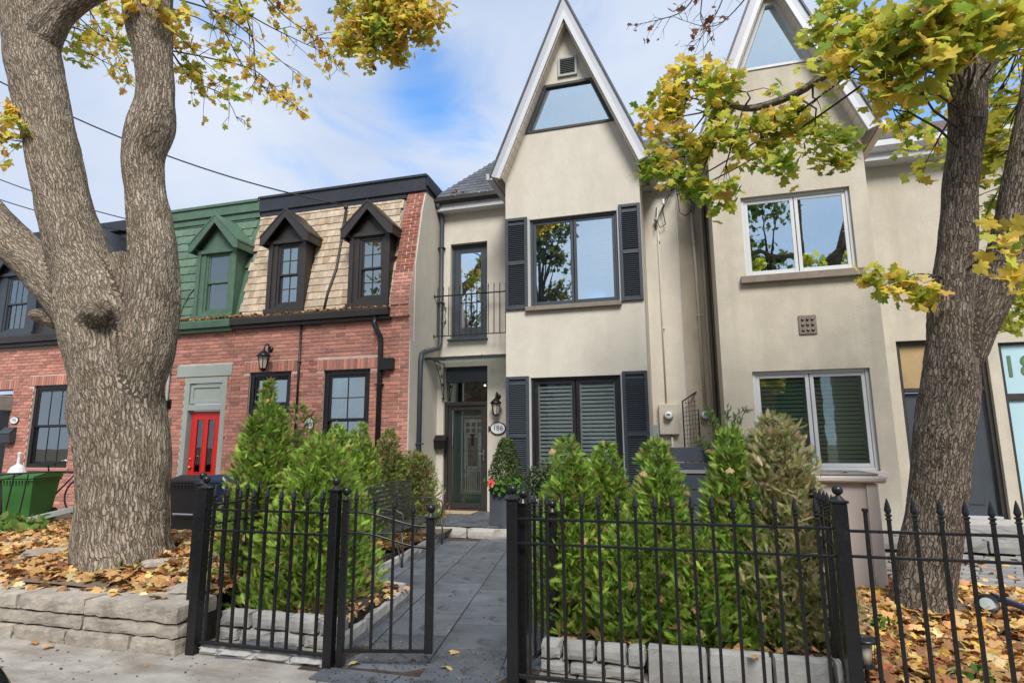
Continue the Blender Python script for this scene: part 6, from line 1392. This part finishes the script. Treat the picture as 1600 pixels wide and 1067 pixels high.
# taupe bin cupboard under the right window
sh = thing('bin_cupboard', 'taupe painted panelled cupboard with overhanging lid under the right house window', 'cupboard', (1.4, 7.3, 0))
part('panel', MB().box(.75, 1.86, 6.98, 7.75, .02, 1.08, ch=.004), M['shed'], sh)
for a, b in ((.75, .83), (1.27, 1.35), (1.77, 1.875)): part('batten', MB().box(a, b, 6.955, 6.979, .02, 1.07, ch=.003), M['shed'], sh)
part('batten', MB().box(1.8605, 1.885, 6.98, 7.08, .02, 1.07, ch=.003), M['shed'], sh)
part('lid', MB().box(.70, 1.95, 6.90, 7.80, 1.082, 1.15, ch=.02), M['shed'], sh); part('lid_board', MB().bar((.72, 7.35, 1.165), (1.90, 7.35, 1.165), .75, .02, ch=.006), M['wood_grey'], sh)
loose('tan leaf on the left of the cupboard lid', 1.20, 7.1, 1.19, (.5, .36, .16), .06, 1.0); loose('yellow-tan leaf on the right of the cupboard lid', 1.60, 7.05, 1.19, (.52, .36, .18), .06, 2.1)
# path light and garden spotlight among the leaves
pl = thing('path_light', 'black solar path light with round cap behind the right fence post', 'path light', (.95, 4.15, 0))
part('cap', MB().lathe([(.001, .375), (.075, .36), (.085, .345), (.05, .335), (.001, .335)], (.96, 4.15, 0), 18), M['iron'], pl, True)
part('lamp_glass', MB().lathe([(.032, .22), (.04, .335)], (.96, 4.15, 0), 14), M['lamp_glass'], pl, True); part('base_ring', MB().lathe([(.001, .19), (.05, .20), (.045, .22), (.001, .22)], (.96, 4.15, 0), 14), M['iron'], pl); part('stake', MB().tube([(.96, 4.15, 0), (.96, 4.15, .2)], .013, 7), M['iron'], pl)
for k in range(6): part('cage_wire', MB().tube([(.96+.042*math.cos(k*1.047), 4.15+.042*math.sin(k*1.047), .21), (.96+.055*math.cos(k*1.047), 4.15+.055*math.sin(k*1.047), .34)], .002, 4), M['iron'], pl)
sp_ = thing('garden_spotlight', 'black plastic garden spotlight with small solar panel lying right of the maple root', 'spotlight', (2.33, 5.9, .1))
Ms = Matrix.Translation((2.30, 5.95, .17)) @ Matrix.Rotation(.9, 4, 'X') @ Matrix.Rotation(-.3, 4, 'Y')
part('lamp_head', MB().lathe([(.001, -.07), (.05, -.06), (.075, .05), (.085, .055), (.08, .062)], (0, 0, 0), 18, M=Ms), M['iron'], sp_, True); part('lens', MB().lathe([(.001, .063), (.05, .062), (.001, .066)], (0, 0, 0), 18, M=Ms), M['conduit_g'], sp_)
part('solar_panel', MB().box(-.10, .12, -.07, .07, -.01, .012, ch=.003, M=Matrix.Translation((2.47, 6.0, .22)) @ Matrix.Rotation(.35, 4, 'Y')), M['navybin'], sp_); part('panel_frame', MB().box(-.11, .13, -.08, .08, -.03, -.011, ch=.003, M=Matrix.Translation((2.47, 6.0, .22)) @ Matrix.Rotation(.35, 4, 'Y')), M['iron'], sp_)
part('bracket', MB().tube([(2.32, 5.95, .12), (2.38, 5.98, .1), (2.46, 6.0, .2)], .015, 6).tube([(2.38, 5.98, .1), (2.40, 5.98, 0)], .014, 6), M['iron'], sp_)
# ------------------------------------------------------------------ overhead cables
def cable(label, a, b, sag, r=.011, group=None, n=22, m='cable'):
    a, b = Vector(a), Vector(b); pts = [a.lerp(b, i/n)-Vector((0, 0, 4*sag*(i/n)*(1-i/n))) for i in range(n+1)]
    return single('overhead_cable', MB().tube(pts, r, 6), M[m], label, 'cable', tuple(b), group, True)
cable('black cable sagging from the left over the maple to the tan-shingled house', at(-60, 96, 6.6), (-6.62, 10.25, 6.45), .35, .014)
cable('upper cable crossing the sky at the left behind the maple', at(-40, 265, 9), at(232, 350, 10.2), .10, .012)
cable('lower cable crossing the sky at the left behind the maple', at(-40, 298, 9), at(205, 362, 10.2), .10, .012)
cable('upper service cable from the right tree to the cream house eaves', at(1400, 60, 5.4), (.02, 11.05, 6.25), .12, .012)
cable('lower service cable from the right tree to the cream house eaves', at(1420, 78, 5.4), (.12, 11.05, 6.15), .16, .012)
lp = thing('cable_loops', 'tangle of black service wires and insulators under the eaves above the meters', 'wires', (.1, 11.1, 6.1)); m_ = MB()
m_.tube([(.02, 11.05, 6.25), (-.1, 11.1, 6.1), (-.2, 11.12, 5.85), (-.28, 11.12, 5.7), (-.22, 11.12, 5.55), (-.12, 11.1, 5.6), (-.16, 11.1, 5.9), (.0, 11.05, 6.2)], .010, 5); m_.tube([(.12, 11.05, 6.2), (.15, 11.08, 5.8), (.25, 11.08, 5.72), (.35, 11.1, 5.8), (.36, 11.1, 5.95)], .009, 5)
m_.tube([(.15, 11.05, 6.2), (.3, 11.05, 6.1), (.43, 11.05, 5.9), (.4, 11.05, 5.75), (.33, 11.1, 5.85)], .009, 5); m_.tube([(-.3, 11.1, 5.72), (-.31, 11.1, 5.5), (-.27, 11.15, 5.98)], .009, 5); part('wire', m_, M['cable'], lp, True)
part('insulator', MB().lathe([(.01, 0), (.03, .01), (.02, .03), (.03, .05), (.02, .07), (.03, .09), (.01, .11)], (-.14, 11.05, 5.98), 10), M['plaque'], lp, True); part('weather_head', MB().ball((.36, 11.1, 5.95), .04, 8).ball((-.29, 11.12, 5.72), .045, 8), M['conduit_g'], lp, True)
cl = MB()
for k in range(3): cl.tube([(-12.6+.02*k, 9.7, 6.2), (-12.5, 9.65, 5.9-.05*k), (-12.2, 9.65, 5.75-.04*k), (-12.0, 9.7, 5.8)], .010, 5)
single('cable_loops', cl, M['cable'], 'loose cable loop hanging by the dark house parapet behind the maple', 'wires', (-12.3, 9.7, 5.8), smooth=True)

# ------------------------------------------------------------------ parked car whose nose enters the lower left corner
car = thing('parked_car', 'dark shiny parked car whose rounded corner enters the lower left of the picture', 'car', (-4.30, .83, -.13), 0, world=False)
sec = [(-2.2, .45, .70, .80), (-1.9, .30, .85, .86), (-1.2, .25, .93, .88), (0, .25, .93, .90), (1.1, .25, .92, .89), (1.7, .27, .84, .86), (2.05, .33, .76, .84), (2.2, .45, .68, .76)]
cb = MB(); prof_ = []
for (x, zb, zt, hw_) in sec:
    prof_ += [(x, -hw_, zb), (x, -hw_-.02, (zb+zt)/2), (x, -hw_*.94, zt-.06), (x, -hw_*.80, zt), (x, 0, zt+.03), (x, hw_*.80, zt), (x, hw_*.94, zt-.06), (x, hw_+.02, (zb+zt)/2), (x, hw_, zb), (x, 0, zb-.02)]
n = 10; cb.add(prof_, [(i*n+k, (i+1)*n+k, (i+1)*n+(k+1) % n, i*n+(k+1) % n) for i in range(len(sec)-1) for k in range(n)]+[tuple(range(n)), tuple(range((len(sec)-1)*n, len(sec)*n))[::-1]])
me = cb.mesh('body', M['carpaint'], True); bo = part('body', me, None, car); bo.scale.z = 1.30; md = bo.modifiers.new('s', 'SUBSURF'); md.levels = 2; md.render_levels = 2
cabv = [(-1.9, -.72, .88), (1.05, -.72, .92), (.35, -.58, 1.42), (-1.4, -.58, 1.42), (-1.9, .72, .88), (1.05, .72, .92), (.35, .58, 1.42), (-1.4, .58, 1.42)]
part('cabin_glass', MB().add(cabv, [(0, 1, 2, 3), (5, 4, 7, 6), (1, 5, 6, 2), (4, 0, 3, 7)]), M['glass_mid'], car); part('roof', MB().box(-1.42, .37, -.60, .60, 1.41, 1.45, ch=.02), M['carpaint'], car)
for x in (-1.45, 1.42):
    for s in (-1, 1):
        w = part('wheel', MB().lathe([(.001, -.11), (.28, -.11), (.32, -.08), (.32, .08), (.28, .11), (.001, .11)], (x, s*.80, .32), 24, M=Matrix.Rotation(R_(90), 4, 'X')), M['rubber'], car, True); part('rim', MB().lathe([(.001, -.01), (.19, -.01), (.2, .01), (.001, .02)], (x, s*.915, .32), 16, M=Matrix.Rotation(R_(90*-s), 4, 'X')), M['steel'], w)
for s in (-1, 1): part('headlight', MB().ball((2.02, s*.52, .60), .11, 12, flat=1.3), M['plaque'], car, True)

# ------------------------------------------------------------------ across the street (seen in the window glass)
for i, (x, w, h, m, lb) in enumerate(((-15, 7.5, 7.2, 'brick', 'brick house with hipped roof across the street, seen only in window reflections, left'), (-6, 7.5, 6.6, 'taupe', 'taupe rendered house across the street, seen only in window reflections, middle'), (3.5, 8, 7.0, 'brick_old', 'dark brick house across the street, seen only in window reflections, right'), (14, 8, 6.8, 'cream', 'pale rendered house across the street, seen only in window reflections, far right'))):
    t = thing('house', lb, 'house', (x, -19, -.1)); y1 = -16
    part('wall', MB().box(x-w/2, x+w/2, -25, y1, -.2, h), M[m], t); part('roof', MB().add([(x-w/2-.3, y1+.4, h), (x+w/2+.3, y1+.4, h), (x+w/2+.3, -25.4, h), (x-w/2-.3, -25.4, h), (x-w/4, -20.5, h+2.6), (x+w/4, -20.5, h+2.6)], [(1, 0, 4, 5), (3, 2, 5, 4), (0, 3, 4), (2, 1, 5), (0, 1, 2, 3)]), M['slate'], t)
    for wx in (-w*.28, w*.28):
        for wz in (1.0, 4.0):
            wn = part('window', ring(MB(), x+wx-.6, x+wx+.6, wz, wz+1.7, y1+.01, y1+.08, .08), M['white'], t); part('pane', MB().box(x+wx-.52, x+wx+.52, y1+.01, y1+.03, wz+.08, wz+1.62), M['glass_mid'], wn)
    part('door', MB().box(x-.5, x+.5, y1+.01, y1+.06, 0, 2.1, ch=.01), M['dark'], t)
def street_tree(label, x, y, h, r, seed, cols, wts):
    global rng; rng = np.random.default_rng(seed); t = thing('street_tree', label, 'tree', (x, y, -.1)); m = MB()
    m.tube([(x, y, -.2), (x+.1, y, h*.3), (x, y+.1, h*.55), (x, y, h*.8)], [.32, .25, .18, .06], 10)
    P = []
    for k in range(16):
        a = rng.random()*6.28; q = .35+.4*rng.random(); e_ = Vector((x+math.cos(a)*r*(.5+.4*rng.random()), y+math.sin(a)*r*.7, h*(q+.25))); p0 = Vector((x, y, h*q)); m.tube([p0, p0.lerp(e_, .5)+Vector((0, 0, .3)), e_], [.09, .05, .015], 6, False)
        P.append(blob_points(130, e_, (r*.36, r*.36, r*.28), .4, .2))
    P = np.concatenate(P); n = len(P); part('trunk', m, M['vine_wood'], t, True)
    part('crown', scatter_mesh('crown', LV, LT, P, frames(rng.standard_normal((n, 3))+np.array([0, 0, .5]), rng.random(n)*6.3), .17*(.6+.8*rng.random(n)), pal(n, cols, wts), M['leaf'], ORG[t.name]), None, t, kind='stuff')
street_tree('leafy street tree on the far side, mirrored in the right upper window', 4.4, -9.8, 12.5, 3.6, 81, [(.05, .10, .02), (.10, .14, .03), (.2, .2, .04)], [4, 2, 1])
street_tree('half-bare street tree on the far side, mirrored in the cream house window', -7.0, -9.8, 13.5, 2.2, 82, [(.10, .13, .04), (.25, .22, .06), (.07, .10, .03)], [3, 2, 2])
street_tree('leafy street tree on the far side to the left', -13, -10.2, 11, 4.4, 83, [(.07, .12, .03), (.30, .24, .05)], [3, 2])

# ------------------------------------------------------------------ groups of like things
GROUPS = {'brick_house': 'brick terrace houses on the left', 'gabled_house': 'stucco houses with steep gables', 'cedar_tree': 'cedars planted behind the iron fence',
          'wheelie_bin': 'wheelie bins in front of the brick houses', 'downpipe': 'black drainpipes on the house fronts', 'conduit': 'conduits and pipes on the walls',
          'wall_lantern': 'lanterns beside the front doors', 'house_number_plaque': 'oval house number plaques', 'mailbox': 'wall mailboxes', 'electric_meter': 'round electric meters on the walls',
          'iron_fence': 'black iron fence panels', 'garden_gate': 'leaves of the iron garden gate', 'maple_tree': 'large maples in the front yards', 'planter': 'dark grey planters by the step',
          'olive_shrub': 'grey-green shrubs by the cream house', 'weed': 'green weeds in the fallen leaves', 'fallen_leaf': 'single fallen leaves', 'flat_stone': 'flat stones in the leafy bed',
          'wood_plank': 'boards in the leafy bed', 'overhead_cable': 'overhead cables', 'cable_loops': 'loops of service wire on the walls', 'block_edging': 'block edgings of the cedar beds',
          'street_tree': 'trees across the street', 'house': 'houses across the street'}
for o in scene.objects:
    if o.parent is None and 'category' in o:
        g = GROUPS.get(o.name.split('.')[0])
        if g: o['group'] = g
